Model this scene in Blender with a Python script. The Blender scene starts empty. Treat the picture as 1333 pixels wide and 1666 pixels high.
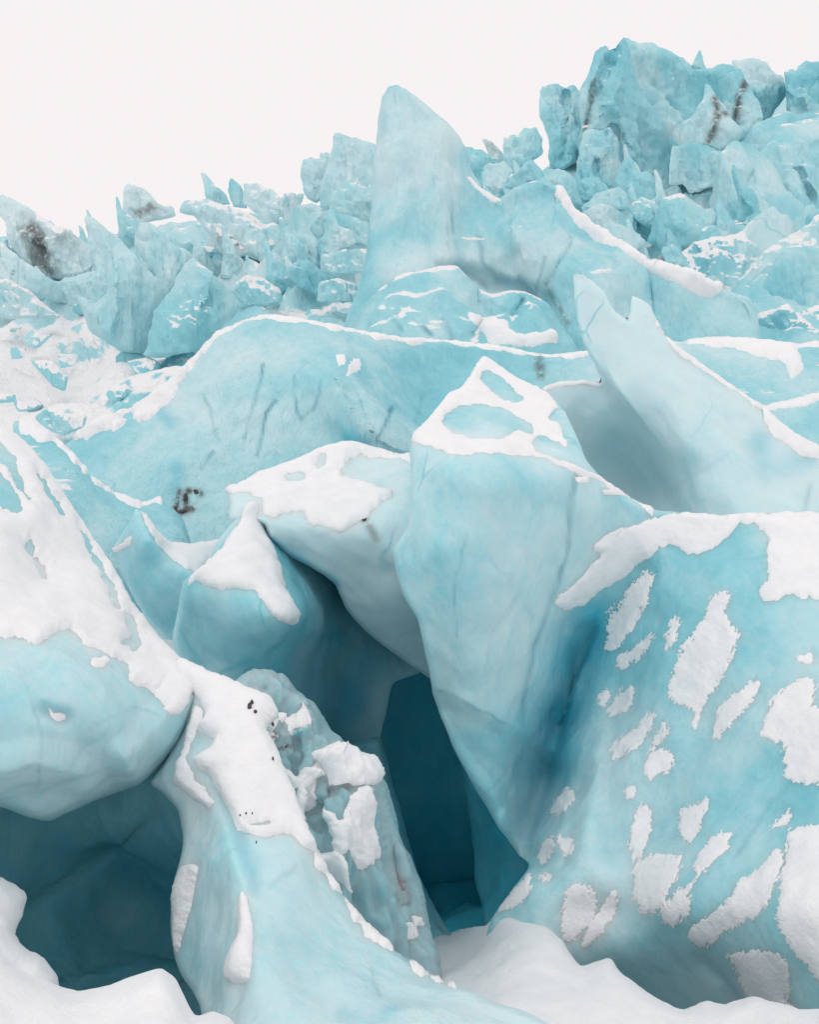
import bpy, math, random
import numpy as np

# ------------------------------------------------------------------ camera, sky, sun, exposure
SC = bpy.context.scene
COL = SC.collection
IW, IH, FP = 1333.0, 1666.0, 1283.0          # picture frame and focal length, in picture units
cam_d = bpy.data.cameras.new('camera')
cam = bpy.data.objects.new('camera', cam_d); COL.objects.link(cam)
cam.location = (0, 0, 0); cam.rotation_euler = (math.radians(90), 0, 0)
cam_d.sensor_fit = 'VERTICAL'; cam_d.sensor_height = 36.0; cam_d.lens = 36.0*FP/IH
cam_d.clip_start = 0.05; cam_d.clip_end = 5000
SC.camera = cam

SUN_EL, SUN_AZ = math.radians(62), math.radians(215)     # azimuth clockwise from +Y
world = bpy.data.worlds.new('World'); SC.world = world; world.use_nodes = True
wn = world.node_tree; wn.nodes.clear()
wo = wn.nodes.new('ShaderNodeOutputWorld'); bg = wn.nodes.new('ShaderNodeBackground')
bgo = wn.nodes.new('ShaderNodeBackground'); add = wn.nodes.new('ShaderNodeAddShader')
sky = wn.nodes.new('ShaderNodeTexSky'); sky.sky_type = 'NISHITA'; sky.sun_disc = False
sky.sun_elevation = SUN_EL; sky.sun_rotation = SUN_AZ; sky.dust_density = 6.0; sky.air_density = 0.6
hs = wn.nodes.new('ShaderNodeHueSaturation'); hs.inputs['Saturation'].default_value = 0.05
wn.links.new(sky.outputs[0], hs.inputs['Color']); wn.links.new(hs.outputs[0], bg.inputs[0])
bg.inputs[1].default_value = 0.006
bgo.inputs[0].default_value = (0.915, 0.880, 0.885, 1); bgo.inputs[1].default_value = 1.0   # overcast cloud deck
wn.links.new(bg.outputs[0], add.inputs[0]); wn.links.new(bgo.outputs[0], add.inputs[1])
wn.links.new(add.outputs[0], wo.inputs[0])
sun_d = bpy.data.lights.new('sun', 'SUN'); sun_d.energy = 0.4; sun_d.angle = math.radians(35)
sun_d.color = (1.0, 0.97, 0.94)
sun = bpy.data.objects.new('sun', sun_d); COL.objects.link(sun)
sun.rotation_euler = (math.radians(90)-SUN_EL, 0, -SUN_AZ + math.pi)
SC.view_settings.view_transform = 'Standard'; SC.view_settings.look = 'None'
SC.view_settings.exposure = 0.0; SC.view_settings.gamma = 1.0
SC.render.engine = 'CYCLES'
SC.cycles.use_denoising = True
SC.cycles.use_adaptive_sampling = True; SC.cycles.adaptive_threshold = 0.03
SC.cycles.max_bounces = 8; SC.cycles.diffuse_bounces = 6; SC.cycles.glossy_bounces = 2
SC.cycles.transmission_bounces = 2

# ------------------------------------------------------------------ noise
def _h(ix, iy, iz, s):
    h = (ix.astype(np.int64)*374761393 + iy.astype(np.int64)*668265263 + iz.astype(np.int64)*2147483647 + s*1274126177) & 0xffffffff
    h = ((h ^ (h >> 13))*1274126177) & 0xffffffff
    h = ((h ^ (h >> 16))*2246822519) & 0xffffffff
    return (h ^ (h >> 15)) & 0xffffffff
def rnd(ix, iy, iz, s): return _h(ix, iy, iz, s)/4294967295.0
def perlin(P, seed=0):
    F = np.floor(P); I = F.astype(np.int64); f = P-F
    u = f*f*f*(f*(f*6-15)+10)
    out = 0
    for dx in (0, 1):
        wx = u[:, 0] if dx else 1-u[:, 0]
        for dy in (0, 1):
            wy = u[:, 1] if dy else 1-u[:, 1]
            for dz in (0, 1):
                wz = u[:, 2] if dz else 1-u[:, 2]
                a = _h(I[:, 0]+dx, I[:, 1]+dy, I[:, 2]+dz, seed)
                gx = (a & 1023)/511.5-1; gy = ((a >> 10) & 1023)/511.5-1; gz = ((a >> 20) & 1023)/511.5-1
                out = out + wx*wy*wz*(gx*(f[:, 0]-dx)+gy*(f[:, 1]-dy)+gz*(f[:, 2]-dz))
    return out
def fbm(P, seed=0, octv=4, gain=0.5):
    v, a = 0, 1.0
    for k in range(octv):
        v = v + a*perlin(P*(2.03**k)+k*7.3, seed+k*11); a *= gain
    return v
def facet(P, seed=0):
    """continuous angular cells with flat sides: broken ice faces"""
    Q = P-0.5; F = np.floor(Q); I = F.astype(np.int64); best = np.full(len(P), 9.0)
    for dx in (0, 1):
        for dy in (0, 1):
            for dz in (0, 1):
                cx, cy, cz = I[:, 0]+dx, I[:, 1]+dy, I[:, 2]+dz
                a = _h(cx, cy, cz, seed); b = _h(cx, cy, cz, seed+77)
                j = np.stack([a & 1023, (a >> 10) & 1023, (a >> 20) & 1023], 1)/1023.0-0.5
                q = Q-np.stack([cx, cy, cz], 1)-0.75*j
                n = np.stack([b & 1023, (b >> 10) & 1023, (b >> 20) & 1023], 1)/1023.0-0.5
                n /= np.linalg.norm(n, axis=1)[:, None]+1e-6
                t = np.cross(n, j+np.array([0.01, 0.02, 0.7])); t /= np.linalg.norm(t, axis=1)[:, None]+1e-6
                u = np.cross(n, t)
                d = np.maximum(np.maximum(np.abs((n*q).sum(1)), 0.8*np.abs((t*q).sum(1))), 0.65*np.abs((u*q).sum(1)))
                best = np.minimum(best, d)
    return 0.30-best
def sstep(a, b, x):
    t = np.clip((x-a)/(b-a), 0, 1); return t*t*(3-2*t)

# ------------------------------------------------------------------ 2-D helpers (outlines)
def smooth_closed(pts, n=5, ten=0.4):
    p = np.array(pts, float); m = len(p); out = []
    for i in range(m):
        p0, p1, p2, p3 = p[i-1], p[i], p[(i+1) % m], p[(i+2) % m]
        k = max(2, min(n, int(np.linalg.norm(p2-p1)/4)+1))
        for j in range(k):
            out.append(hermite(p0, p1, p2, p3, j/k, ten))
    return np.array(out)
def hermite(p0, p1, p2, p3, t, ten=0.4):
    m1, m2 = ten*(p2-p0), ten*(p3-p1)
    L = np.linalg.norm(p2-p1)+1e-6
    for m in (m1, m2):
        l = np.linalg.norm(m)
        if l > 0.8*L: m *= 0.8*L/l
    t2, t3 = t*t, t*t*t
    return (2*t3-3*t2+1)*p1+(t3-2*t2+t)*m1+(-2*t3+3*t2)*p2+(t3-t2)*m2
def seg_dist(X, poly, closed=True):
    """distance to polyline, nearest point, and side sign"""
    A = poly; B = np.roll(poly, -1, 0)
    if not closed: A, B = poly[:-1], poly[1:]
    best = np.full(len(X), 1e18); near = np.zeros_like(X); side = np.zeros(len(X))
    for a, b in zip(A, B):
        ab = b-a; L2 = ab@ab+1e-12
        t = np.clip(((X-a)@ab)/L2, 0, 1)
        q = a+t[:, None]*ab; e = X-q; d = (e*e).sum(1); k = d < best
        best[k] = d[k]; near[k] = q[k]; side[k] = (ab[0]*e[k, 1]-ab[1]*e[k, 0])
    return np.sqrt(best), near, np.sign(side)
def inside(X, poly):
    x, y = X[:, 0], X[:, 1]; c = np.zeros(len(X), bool)
    A = poly; B = np.roll(poly, -1, 0)
    for (x1, y1), (x2, y2) in zip(A, B):
        if y1 == y2: continue
        k = ((y1 > y) != (y2 > y)) & (x < (x2-x1)*(y-y1)/(y2-y1)+x1)
        c ^= k
    return c
def sdist(X, poly):
    d, n, _ = seg_dist(X, poly); return np.where(inside(X, poly), d, -d)
class TPS:
    """smooth surface of 1/distance through control points (px, py, metres)"""
    def __init__(s, c, lam=0.0):
        c = np.array(c, float); s.c = c[:, :2]/1000.0; v = 1/c[:, 2]; n = len(c)
        K = s.k(s.c, s.c)+lam*np.eye(n); Pm = np.hstack([np.ones((n, 1)), s.c])
        M = np.zeros((n+3, n+3)); M[:n, :n] = K; M[:n, n:] = Pm; M[n:, :n] = Pm.T
        s.w = np.linalg.solve(M+1e-9*np.eye(n+3), np.concatenate([v, np.zeros(3)])); s.lo = v.min()*0.7; s.hi = v.max()*1.4
    def k(s, a, b):
        r2 = ((a[:, None]-b[None])**2).sum(2); return 0.5*r2*np.log(r2+1e-12)
    def __call__(s, X):
        Y = X/1000.0; v = s.k(Y, s.c)@s.w[:-3]+s.w[-3]+Y@s.w[-2:]
        return 1/np.clip(v, s.lo, s.hi)
def to3(X, D): return np.stack([(X[:, 0]-IW/2)/FP*D, D, (IH/2-X[:, 1])/FP*D], 1)

# ------------------------------------------------------------------ materials
MATS = {}
def nd(nt, typ, **kw):
    n = nt.nodes.new(typ)
    for k, v in kw.items():
        if k.startswith('i_'): n.inputs[k[2:].replace('_', ' ')].default_value = v
        else: setattr(n, k, v)
    return n
def mixc(nt, fac, a, b):
    m = nt.nodes.new('ShaderNodeMix'); m.data_type = 'RGBA'
    for sock, v in ((m.inputs[0], fac), (m.inputs[6], a), (m.inputs[7], b)):
        if isinstance(v, (int, float, tuple)): sock.default_value = v
        else: nt.links.new(v, sock)
    return m.outputs[2]
def math_(nt, op, a, b=None, c=None, clamp=False):
    m = nt.nodes.new('ShaderNodeMath'); m.operation = op; m.use_clamp = clamp
    for i, v in enumerate((a, b, c)):
        if v is None: continue
        if isinstance(v, (int, float)): m.inputs[i].default_value = v
        else: nt.links.new(v, m.inputs[i])
    return m.outputs[0]
def rng(nt, v, a, b, lo=0.0, hi=1.0):
    m = nt.nodes.new('ShaderNodeMapRange'); m.interpolation_type = 'SMOOTHSTEP'
    nt.links.new(v, m.inputs[0])
    for i, x in enumerate((a, b, lo, hi)): m.inputs[i+1].default_value = x
    return m.outputs[0]
def ice_material(name, scale, snow, sss):
    """scale: size of the mottling in metres; snow: slope threshold of lying snow (None = none)"""
    m = bpy.data.materials.new(name); m.use_nodes = True; nt = m.node_tree; nt.nodes.clear()
    out = nt.nodes.new('ShaderNodeOutputMaterial'); bs = nt.nodes.new('ShaderNodeBsdfPrincipled')
    nt.links.new(bs.outputs[0], out.inputs[0])
    co = nt.nodes.new('ShaderNodeNewGeometry').outputs['Position']
    def noise(s, det=4, rough=0.55, dist=0.0, vec=co):
        n = nd(nt, 'ShaderNodeTexNoise'); n.inputs['Scale'].default_value = s; n.inputs['Detail'].default_value = det
        n.inputs['Roughness'].default_value = rough; n.inputs['Distortion'].default_value = dist
        nt.links.new(vec, n.inputs['Vector']); return n.outputs['Fac']
    mp = nd(nt, 'ShaderNodeMapping'); mp.inputs['Rotation'].default_value = (0.5, 0.45, 0.3); mp.inputs['Scale'].default_value = (1.0, 1.0, 0.24 if scale >= 2 else 0.42)
    nt.links.new(co, mp.inputs[0]); st = mp.outputs[0]
    def attr(n):
        a = nd(nt, 'ShaderNodeAttribute'); a.attribute_name = n; return a.outputs['Fac']
    big = noise(0.55/scale, 2, 0.5, 0.6); med = noise(2.2/scale, 4, 0.62, 0.8, st); fin = noise(11/scale, 3, 0.65, 0.0)
    t = math_(nt, 'ADD', math_(nt, 'MULTIPLY', big, 0.85), math_(nt, 'MULTIPLY', med, 0.32))
    t = math_(nt, 'ADD', t, math_(nt, 'MULTIPLY', fin, 0.20))
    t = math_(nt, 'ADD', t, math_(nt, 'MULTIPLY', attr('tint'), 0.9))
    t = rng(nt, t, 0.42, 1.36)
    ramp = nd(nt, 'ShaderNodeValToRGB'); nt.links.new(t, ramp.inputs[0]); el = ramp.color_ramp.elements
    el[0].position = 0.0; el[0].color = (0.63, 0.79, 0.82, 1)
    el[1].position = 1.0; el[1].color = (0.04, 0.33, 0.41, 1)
    for p, c in ((0.30, (0.335, 0.665, 0.73, 1)), (0.60, (0.20, 0.555, 0.64, 1))):
        e = el.new(p); e.color = c
    colr = ramp.outputs[0]
    # thin blue fracture veins
    wv = nd(nt, 'ShaderNodeTexVoronoi'); wv.feature = 'DISTANCE_TO_EDGE'; wv.inputs['Scale'].default_value = (0.62 if scale < 2 else 1.3)/scale
    dn = nd(nt, 'ShaderNodeTexNoise'); dn.inputs['Scale'].default_value = 1.1/scale; nt.links.new(co, dn.inputs['Vector'])
    va = nd(nt, 'ShaderNodeVectorMath'); va.operation = 'MULTIPLY_ADD'
    nt.links.new(dn.outputs['Color'], va.inputs[0]); va.inputs[1].default_value = (0.7*scale,)*3; nt.links.new(st, va.inputs[2])
    nt.links.new(va.outputs[0], wv.inputs['Vector'])
    vein = rng(nt, wv.outputs['Distance'], 0.0, 0.016, 1.0, 0.0)
    vein = math_(nt, 'MULTIPLY', vein, rng(nt, noise(0.9/scale, 2, 0.5), 0.50, 0.66))
    vein = math_(nt, 'MULTIPLY', vein, 0.42 if scale != 2 else 0.2)
    vein = math_(nt, 'MAXIMUM', vein, attr('vein'))  # the attribute also carries fold glow and recess shade painted as colour
    colr = mixc(nt, vein, colr, (0.022, 0.44, 0.575, 1))
    colr = mixc(nt, attr('crack'), colr, (0.018, 0.24, 0.33, 1))
    colr = mixc(nt, attr('clear'), colr, (0.17, 0.27, 0.305, 1))
    dirt = math_(nt, 'MULTIPLY', attr('dirt'), rng(nt, noise(7/scale, 4, 0.7), 0.30, 0.55))
    colr = mixc(nt, dirt, colr, (0.12, 0.115, 0.11, 1))
    rough = math_(nt, 'ADD', 0.24 if scale < 2 else 0.36, math_(nt, 'MULTIPLY', med, 0.3))
    bmp = nd(nt, 'ShaderNodeBump'); bmp.inputs['Strength'].default_value = 0.5 if scale < 2 else 0.9; bmp.inputs['Distance'].default_value = 0.06*scale
    hgt = noise((4.5 if scale < 2 else 7.5)/scale, 4, 0.68, 0.0, st)
    nt.links.new(hgt, bmp.inputs['Height']); nt.links.new(bmp.outputs[0], bs.inputs['Normal'])
    if snow is not None:
        ge = nd(nt, 'ShaderNodeNewGeometry'); sx = nd(nt, 'ShaderNodeSeparateXYZ'); nt.links.new(ge.outputs['Normal'], sx.inputs[0])
        s = math_(nt, 'ADD', sx.outputs[2], math_(nt, 'MULTIPLY', math_(nt, 'SUBTRACT', noise(2.6/scale, 6, 0.68, 0.4), 0.5), 1.1))
        s = math_(nt, 'ADD', s, attr('snowy'))
        s = rng(nt, s, snow, snow+0.09)
        colr = mixc(nt, s, colr, (0.85, 0.852, 0.86, 1))
        rough = math_(nt, 'ADD', rough, math_(nt, 'MULTIPLY', s, 0.4), clamp=True)
    nt.links.new(colr, bs.inputs['Base Color']); nt.links.new(rough, bs.inputs['Roughness'])
    bs.inputs['IOR'].default_value = 1.31; bs.inputs['Specular IOR Level'].default_value = 0.42 if scale < 2 else 0.3
    if sss > 0:
        bs.inputs['Subsurface Weight'].default_value = sss
        bs.inputs['Subsurface Radius'].default_value = (0.12, 0.8, 0.95)
        bs.inputs['Subsurface Scale'].default_value = 0.17*scale
    MATS[name] = m; return m
def snow_material(name, scale):
    m = bpy.data.materials.new(name); m.use_nodes = True; nt = m.node_tree; bs = nt.nodes['Principled BSDF']
    co = nt.nodes.new('ShaderNodeNewGeometry').outputs['Position']
    def noise(s, det, rough):
        n = nd(nt, 'ShaderNodeTexNoise'); n.inputs['Scale'].default_value = s; n.inputs['Detail'].default_value = det
        n.inputs['Roughness'].default_value = rough; nt.links.new(co, n.inputs['Vector']); return n.outputs['Fac']
    a = noise(7/scale, 4, 0.6); b = noise(45/scale, 2, 0.7)
    nt.links.new(mixc(nt, rng(nt, a, 0.35, 0.7), (0.875, 0.88, 0.89, 1), (0.84, 0.85, 0.865, 1)), bs.inputs['Base Color'])
    bs.inputs['Roughness'].default_value = 0.75; bs.inputs['Specular IOR Level'].default_value = 0.2
    bmp = nd(nt, 'ShaderNodeBump'); bmp.inputs['Strength'].default_value = 0.35; bmp.inputs['Distance'].default_value = 0.03*scale
    nt.links.new(math_(nt, 'ADD', a, math_(nt, 'MULTIPLY', b, 0.7)), bmp.inputs['Height']); nt.links.new(bmp.outputs[0], bs.inputs['Normal'])
    bs.inputs['Subsurface Weight'].default_value = 0.0
    MATS[name] = m; return m
ice_material('ice_near', 1.0, None, 0.6)
ice_material('ice_middle', 2.0, 0.66, 0.0)
ice_material('ice_far', 4.5, 0.66, 0.0)
snow_material('snow', 1.0); snow_material('snow_far', 4.0)
def dark_rock():
    m = bpy.data.materials.new('rock'); m.use_nodes = True; nt = m.node_tree; bs = nt.nodes['Principled BSDF']
    n = nd(nt, 'ShaderNodeTexNoise'); n.inputs['Scale'].default_value = 14
    nt.links.new(mixc(nt, n.outputs['Fac'], (0.03, 0.028, 0.027, 1), (0.11, 0.10, 0.095, 1)), bs.inputs['Base Color'])
    bs.inputs['Roughness'].default_value = 0.85; MATS['rock'] = m
dark_rock()

# ------------------------------------------------------------------ mesh building
def mesh_obj(name, verts, faces, mat, parent=None, sharp=None, attrs=None):
    me = bpy.data.meshes.new(name)
    nv, nf = len(verts), len(faces)
    me.vertices.add(nv); me.vertices.foreach_set('co', np.asarray(verts, np.float32).ravel())
    faces = np.asarray(faces, np.int32); k = faces.shape[1]
    me.loops.add(nf*k); me.loops.foreach_set('vertex_index', faces.ravel())
    me.polygons.add(nf); me.polygons.foreach_set('loop_start', np.arange(0, nf*k, k, dtype=np.int32))
    me.update(calc_edges=True); me.validate(clean_customdata=False)
    if len(me.vertices) == nv:
        for an, av in (attrs or {}).items():
            a = me.attributes.new(an, 'FLOAT', 'POINT'); a.data.foreach_set('value', np.asarray(av, np.float32))
    me.polygons.foreach_set('use_smooth', np.ones(len(me.polygons), bool))
    if sharp: me.set_sharp_from_angle(angle=math.radians(sharp))
    me.materials.append(MATS[mat])
    o = bpy.data.objects.new(name, me); COL.objects.link(o)
    if parent: o.parent = parent
    return o
def tag(o, label=None, cat=None, group=None, kind=None):
    if label: o['label'] = label
    if cat: o['category'] = cat
    if group: o['group'] = group
    if kind: o['kind'] = kind
    return o

class Form:
    """a solid of ice or snow: visible face from an outline and its distances, closed behind by its thickness"""
    def __init__(s, outline, ctrl, R=20, ra=0.2, noise=(), feats=(), seed=1, jit=1.5, lam=0.0, nscale=None, edgefade=0.65, ten=0.27):
        o = smooth_closed(outline, 6, ten)
        if jit:
            q = np.stack([o[:, 0], o[:, 1], np.full(len(o), seed*3.7)], 1)
            o = o+jit*np.stack([fbm(q/22.0, seed, 3), fbm(q/22.0+50, seed+5, 3)], 1)
        s.out = o; s.tps = ctrl if callable(ctrl) else TPS(ctrl, lam); s.nscale = nscale; s.edgefade = edgefade; s.R, s.ra = R, ra; s.noise = noise; s.feats = feats; s.seed = seed
        s.g = 5.0; s.o0 = o.min(0)-30; nx, ny = ((o.max(0)+30-s.o0)/s.g).astype(int)+2; s.shape = (ny, nx)
        G = np.stack(np.meshgrid(s.o0[0]+np.arange(nx)*s.g, s.o0[1]+np.arange(ny)*s.g), 2).reshape(-1, 2)
        s.sdf = sdist(G, o).reshape(ny, nx)
    def edge(s, X):
        u = np.clip((X-s.o0)/s.g, 0, np.array([s.shape[1]-1.001, s.shape[0]-1.001])); i = u.astype(int); f = u-i
        a, b = i[:, 0], i[:, 1]; S = s.sdf
        return (S[b, a]*(1-f[:, 0])+S[b, a+1]*f[:, 0])*(1-f[:, 1])+(S[b+1, a]*(1-f[:, 0])+S[b+1, a+1]*f[:, 0])*f[:, 1]
    def base(s, X):
        d = s.tps(X)
        if s.ra:
            d = d+s.ra*np.clip(1-np.maximum(s.edge(X), 0)/s.R, 0, 1)**2
        for line, amp, w, kind in s.feats:
            L = np.array(line, float); f, _, sg = seg_dist(X, L, False)
            if kind == 'groove': d = d+amp*np.exp(-(f/w)**2)
            elif kind == 'crease': d = d+amp*np.clip(1-f/w, 0, 1)
            elif kind == 'step':
                t0, t1 = L[0]-L[1], L[-1]-L[-2]
                E = np.vstack([L[0]+t0/np.linalg.norm(t0)*900, L, L[-1]+t1/np.linalg.norm(t1)*900])
                fe, _, se = seg_dist(X, E, False); over = np.sqrt(np.maximum(f*f-fe*fe, 0))
                d = d+amp*sstep(-0.2, 1, se*fe/w)*np.clip(1-np.maximum(fe-3*w, 0)/(4*w), 0, 1)*np.exp(-(over/(2.5*w))**2)
        return to3(X, d)
    def ev(s, X, disp=True):
        P = s.base(X); e = 2.0
        tx = s.base(X+[e, 0])-P; ty = s.base(X+[0, e])-P
        n = np.cross(ty, tx); n /= np.linalg.norm(n, axis=1)[:, None]+1e-12
        if disp:
            h = 0
            for amp, wl, kind in s.noise:
                if kind == 'p': h = h+amp*fbm(P/wl, s.seed, 4)
                elif kind == 'r': h = h+amp*(0.5-np.abs(fbm(P/wl, s.seed+3, 3)))
                elif kind == 'f': h = h+amp*facet(P/wl+0.15*np.stack([perlin(P/wl*2, 7), perlin(P/wl*2, 8), perlin(P/wl*2, 9)], 1), s.seed)
                elif kind == 'g': h = h+amp*facet(P@np.array([[0.9, 0, 0.45], [0, 1, 0], [-0.45, 0, 0.9]]).T/(wl*np.array([0.8, 1, 1.7])), s.seed+int(wl*10))
                elif kind == 's': h = h+amp*fbm(P/(wl*np.array([1, 1, 4.0])), s.seed+9, 3)
                elif kind == 'd': h = h+amp*fbm((P@np.array([[0.8, 0, 0.6], [0, 1, 0], [-0.6, 0, 0.8]]).T)/(wl*np.array([1, 1, 4.0])), s.seed+9, 3)
            if not np.isscalar(h):
                if s.nscale: h = h*s.nscale(P)
                if s.edgefade: h = h*(1-s.edgefade*(1-sstep(0, 2.2*s.R, s.edge(X))))
                P = P+n*h[:, None]
        return P, n
    def build(s, name, mat, step=5, T=1.0, Rb=80, parent=None, veins=(), dirt=(), tint=0.0, snowy=0.0, sharp=80, clear=0.0):
        o = s.out; x0, y0 = o.min(0)-step*1.5; x1, y1 = o.max(0)+step*1.5
        gx = np.arange(x0, x1+step, step); gy = np.arange(y0, y1+step, step); nx, ny = len(gx), len(gy)
        X = np.stack(np.meshgrid(gx, gy), 2).reshape(-1, 2)
        ins = inside(X, o); d, near, _ = seg_dist(X, o)
        core = ins & (d > 0.4*step)
        q = np.arange(nx*ny).reshape(ny, nx)
        quads = np.stack([q[:-1, :-1], q[1:, :-1], q[1:, 1:], q[:-1, 1:]], 2).reshape(-1, 4)
        quads = quads[core[quads].any(1)]
        used = np.unique(quads); X = X.copy(); X[~core] = near[~core]; d = np.where(core, d, 0)
        rem = -np.ones(nx*ny, int); rem[used] = np.arange(len(used))
        Xu = X[used]; du = d[used]; cu = core[used]
        P, n = s.ev(Xu); quads = rem[quads]
        s.lastn = n
        # back
        ray = P/np.linalg.norm(P, axis=1)[:, None]
        t = np.clip(du/Rb, 0, 1); B = P+ray*(T*np.sqrt(np.maximum(1-(1-t)**2, 0))+0.004)[:, None]
        ci = np.where(cu)[0]; bi = np.arange(len(used)); bi[ci] = len(used)+np.arange(len(ci))
        V = np.vstack([P, B[ci]]); Fq = np.vstack([quads, bi[quads][:, ::-1]])
        at = {}
        ve = np.zeros(len(used)); cr = np.zeros(len(used)); di = np.zeros(len(used))
        for line, w, a in veins:
            L = np.array(line, float)
            Xn = Xu+5*np.stack([perlin(np.c_[Xu/26, 0*du+3], 4), perlin(np.c_[Xu/26, 0*du+9], 5)], 1)
            if len(L) == 1: f = np.linalg.norm((Xn-L[0]), axis=1)
            else: f = seg_dist(Xn, L, False)[0]
            k = a*np.exp(-(f/(w if w > 9 else 0.62*w))**2)*np.clip((0.78+0.8*perlin(np.c_[Xu/60, 0*du+w], 6)) if w > 9 else (0.62+0.9*perlin(np.c_[Xu/40, 0*du+w], 6)), 0.12, 1.1)
            if w <= 9: cr = np.maximum(cr, np.clip(k, 0, 1))
            else: ve = np.maximum(ve, np.clip(k, 0, 1))
        for line, w, a in dirt:
            L = np.array(line, float)
            f = np.linalg.norm(Xu-L[0], axis=1) if len(L) == 1 else seg_dist(Xu, L, False)[0]
            di = np.maximum(di, a*np.exp(-(f/w)**2))
        N2 = len(ci)
        at['vein'] = np.r_[ve, np.zeros(N2)]; at['crack'] = np.r_[cr, np.zeros(N2)]; at['dirt'] = np.r_[di, np.zeros(N2)]
        at['tint'] = np.full(len(V), tint); at['snowy'] = np.r_[snowy(Xu), np.zeros(N2)] if callable(snowy) else np.full(len(V), snowy); at['clear'] = np.full(len(V), clear)
        return mesh_obj(name, V, Fq, mat, parent, sharp, at)
    def snow(s, poly, parent, h=0.04, rag=6, step=4, mat='snow', holes=(), w=None, an=(1, 1), ang=0.0, name='snow_patch', fz=2.0, gr=0.0):
        p = smooth_closed(poly, 5); w = w or 2.5*step
        area = abs((p[:, 0]*np.roll(p[:, 1], -1)-p[:, 1]*np.roll(p[:, 0], -1)).sum())/2
        name = 'snow_rim' if isinstance(poly, Rim) else 'snow_cap' if area > 7000 else name
        x0, y0 = p.min(0)-step*3-rag; x1, y1 = p.max(0)+step*3+rag
        gx = np.arange(x0, x1, step); gy = np.arange(y0, y1, step); nx, ny = len(gx), len(gy)
        X = np.stack(np.meshgrid(gx, gy), 2).reshape(-1, 2)
        m = sdist(X, p)
        for hp in holes: m = np.minimum(m, -sdist(X, smooth_closed(hp, 5)))
        c, sn = math.cos(ang), math.sin(ang)
        U = np.stack([(X[:, 0]*c+X[:, 1]*sn)/an[0], (-X[:, 0]*sn+X[:, 1]*c)/an[1], np.full(len(X), s.seed*1.3)], 1)
        m = m+rag*1.5*fbm(U/18.0, s.seed+21, 3, 0.6)+fz*perlin(U/4.5, s.seed+23)+(gr*perlin(np.c_[X/2.6, np.full(len(X), 4.4)], s.seed+29) if gr else 0)
        q = np.arange(nx*ny).reshape(ny, nx)
        quads = np.stack([q[:-1, :-1], q[1:, :-1], q[1:, 1:], q[:-1, 1:]], 2).reshape(-1, 4)
        quads = quads[(m[quads] > 0).any(1)]
        ed = s.edge(X); ins = ed > 0; near = X.copy(); k = ed < 8
        if k.any():
            ins[k] = inside(X[k], s.out); near[k] = seg_dist(X[k], s.out)[1]
        quads = quads[ins[quads].any(1)]
        if len(quads) == 0: return None
        used = np.unique(quads); rem = -np.ones(nx*ny, int); rem[used] = np.arange(len(used)); quads = rem[quads]
        Xu = np.where(ins[:, None], X, near)[used]; mu = m[used]
        P, n = s.ev(Xu)
        lump = 1+0.5*fbm(P/(h*9+0.05), s.seed+31, 3)
        off = np.where(mu > 0, h*(1-np.exp(-mu/w))*lump+0.0015, -0.35*h*np.clip(-mu/step, 0, 1.5)-0.002)
        n2 = n+np.array([0, 0, 0.35]); n2 /= np.linalg.norm(n2, axis=1)[:, None]
        V = P+n2*off[:, None]
        if h < 0.04 and mat == 'snow': return mesh_obj(name, V, quads, 'snow', parent, None)
        # closed underside, sunk into the ice
        under = P-n*(0.3*h+0.01)
        k = len(V); e = {}
        for f in quads:
            for i in range(4):
                a, b = f[i], f[(i+1) % 4]
                if (b, a) in e: del e[(b, a)]
                else: e[(a, b)] = 1
        sk = [(b, a, a+k, b+k) for a, b in e]
        F = np.vstack([quads, quads[:, ::-1]+k, np.array(sk, int)])
        V = np.vstack([V, under])
        return mesh_obj(name, V, F, mat, parent, None)

# ------------------------------------------------------------------ setting: ground, glacier slope, snow floor
def ground():
    ys = np.concatenate([np.linspace(-1500, -20, 12), np.linspace(-16, 12, 57), np.linspace(14, 60, 14), np.linspace(90, 2500, 14)])
    xs = np.concatenate([np.linspace(-2000, -30, 12), np.linspace(-24, 24, 60), np.linspace(30, 2000, 12)])
    X, Y = np.meshgrid(xs, ys); X = X.ravel(); Y = Y.ravel()
    z = -1.72+(-6.9+1.72)*sstep(2.3, 7.0, Y+0.0*X)
    z += 0.10*fbm(np.stack([X/2.5, Y/2.5, 0*X], 1), 3, 3)*(np.abs(X) < 40)
    q = np.arange(len(X)).reshape(len(ys), len(xs))
    F = np.stack([q[:-1, :-1], q[:-1, 1:], q[1:, 1:], q[1:, :-1]], 2).reshape(-1, 4)
    tag(mesh_obj('ground', np.stack([X, Y, z], 1), F, 'snow'), kind='structure')
ground()

SLOPE_C = [(-200,400,50),(100,385,55),(300,360,60),(500,330,62),(760,290,64),(900,260,74),(1100,150,96),(1500,150,96),(1500,380,56),(1100,380,56),
  (800,400,50),(500,450,42),(250,500,36),(0,480,36),(-200,480,34),(0,560,27),(250,580,26),(500,540,28),(1000,550,28),(1500,540,28),
  (-200,650,18),(0,650,19),(250,680,19),(600,640,22),(1300,650,20),(-200,760,14),(0,750,15),(200,760,17),(600,760,19),(1500,760,16),(1000,760,18)]
slope = Form([(-260,392),(0,392),(100,388),(200,366),(290,352),(420,348),(490,335),(600,330),(700,330),(760,295),(880,275),(940,235),(1000,180),(1100,140),(1250,140),(1380,130),(1560,140),
  (1560,740),(1450,760),(1000,760),(600,760),(200,790),(60,830),(-100,860),(-260,830)], SLOPE_C, R=30, ra=4, seed=5, jit=2,
  noise=((6.5,9.0,'g'),(4.0,4.2,'g'),(1.7,1.7,'g'),(0.5,2.5,'p')), nscale=lambda P: 0.40+0.60*sstep(18, 42, P[:, 1]))
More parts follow.
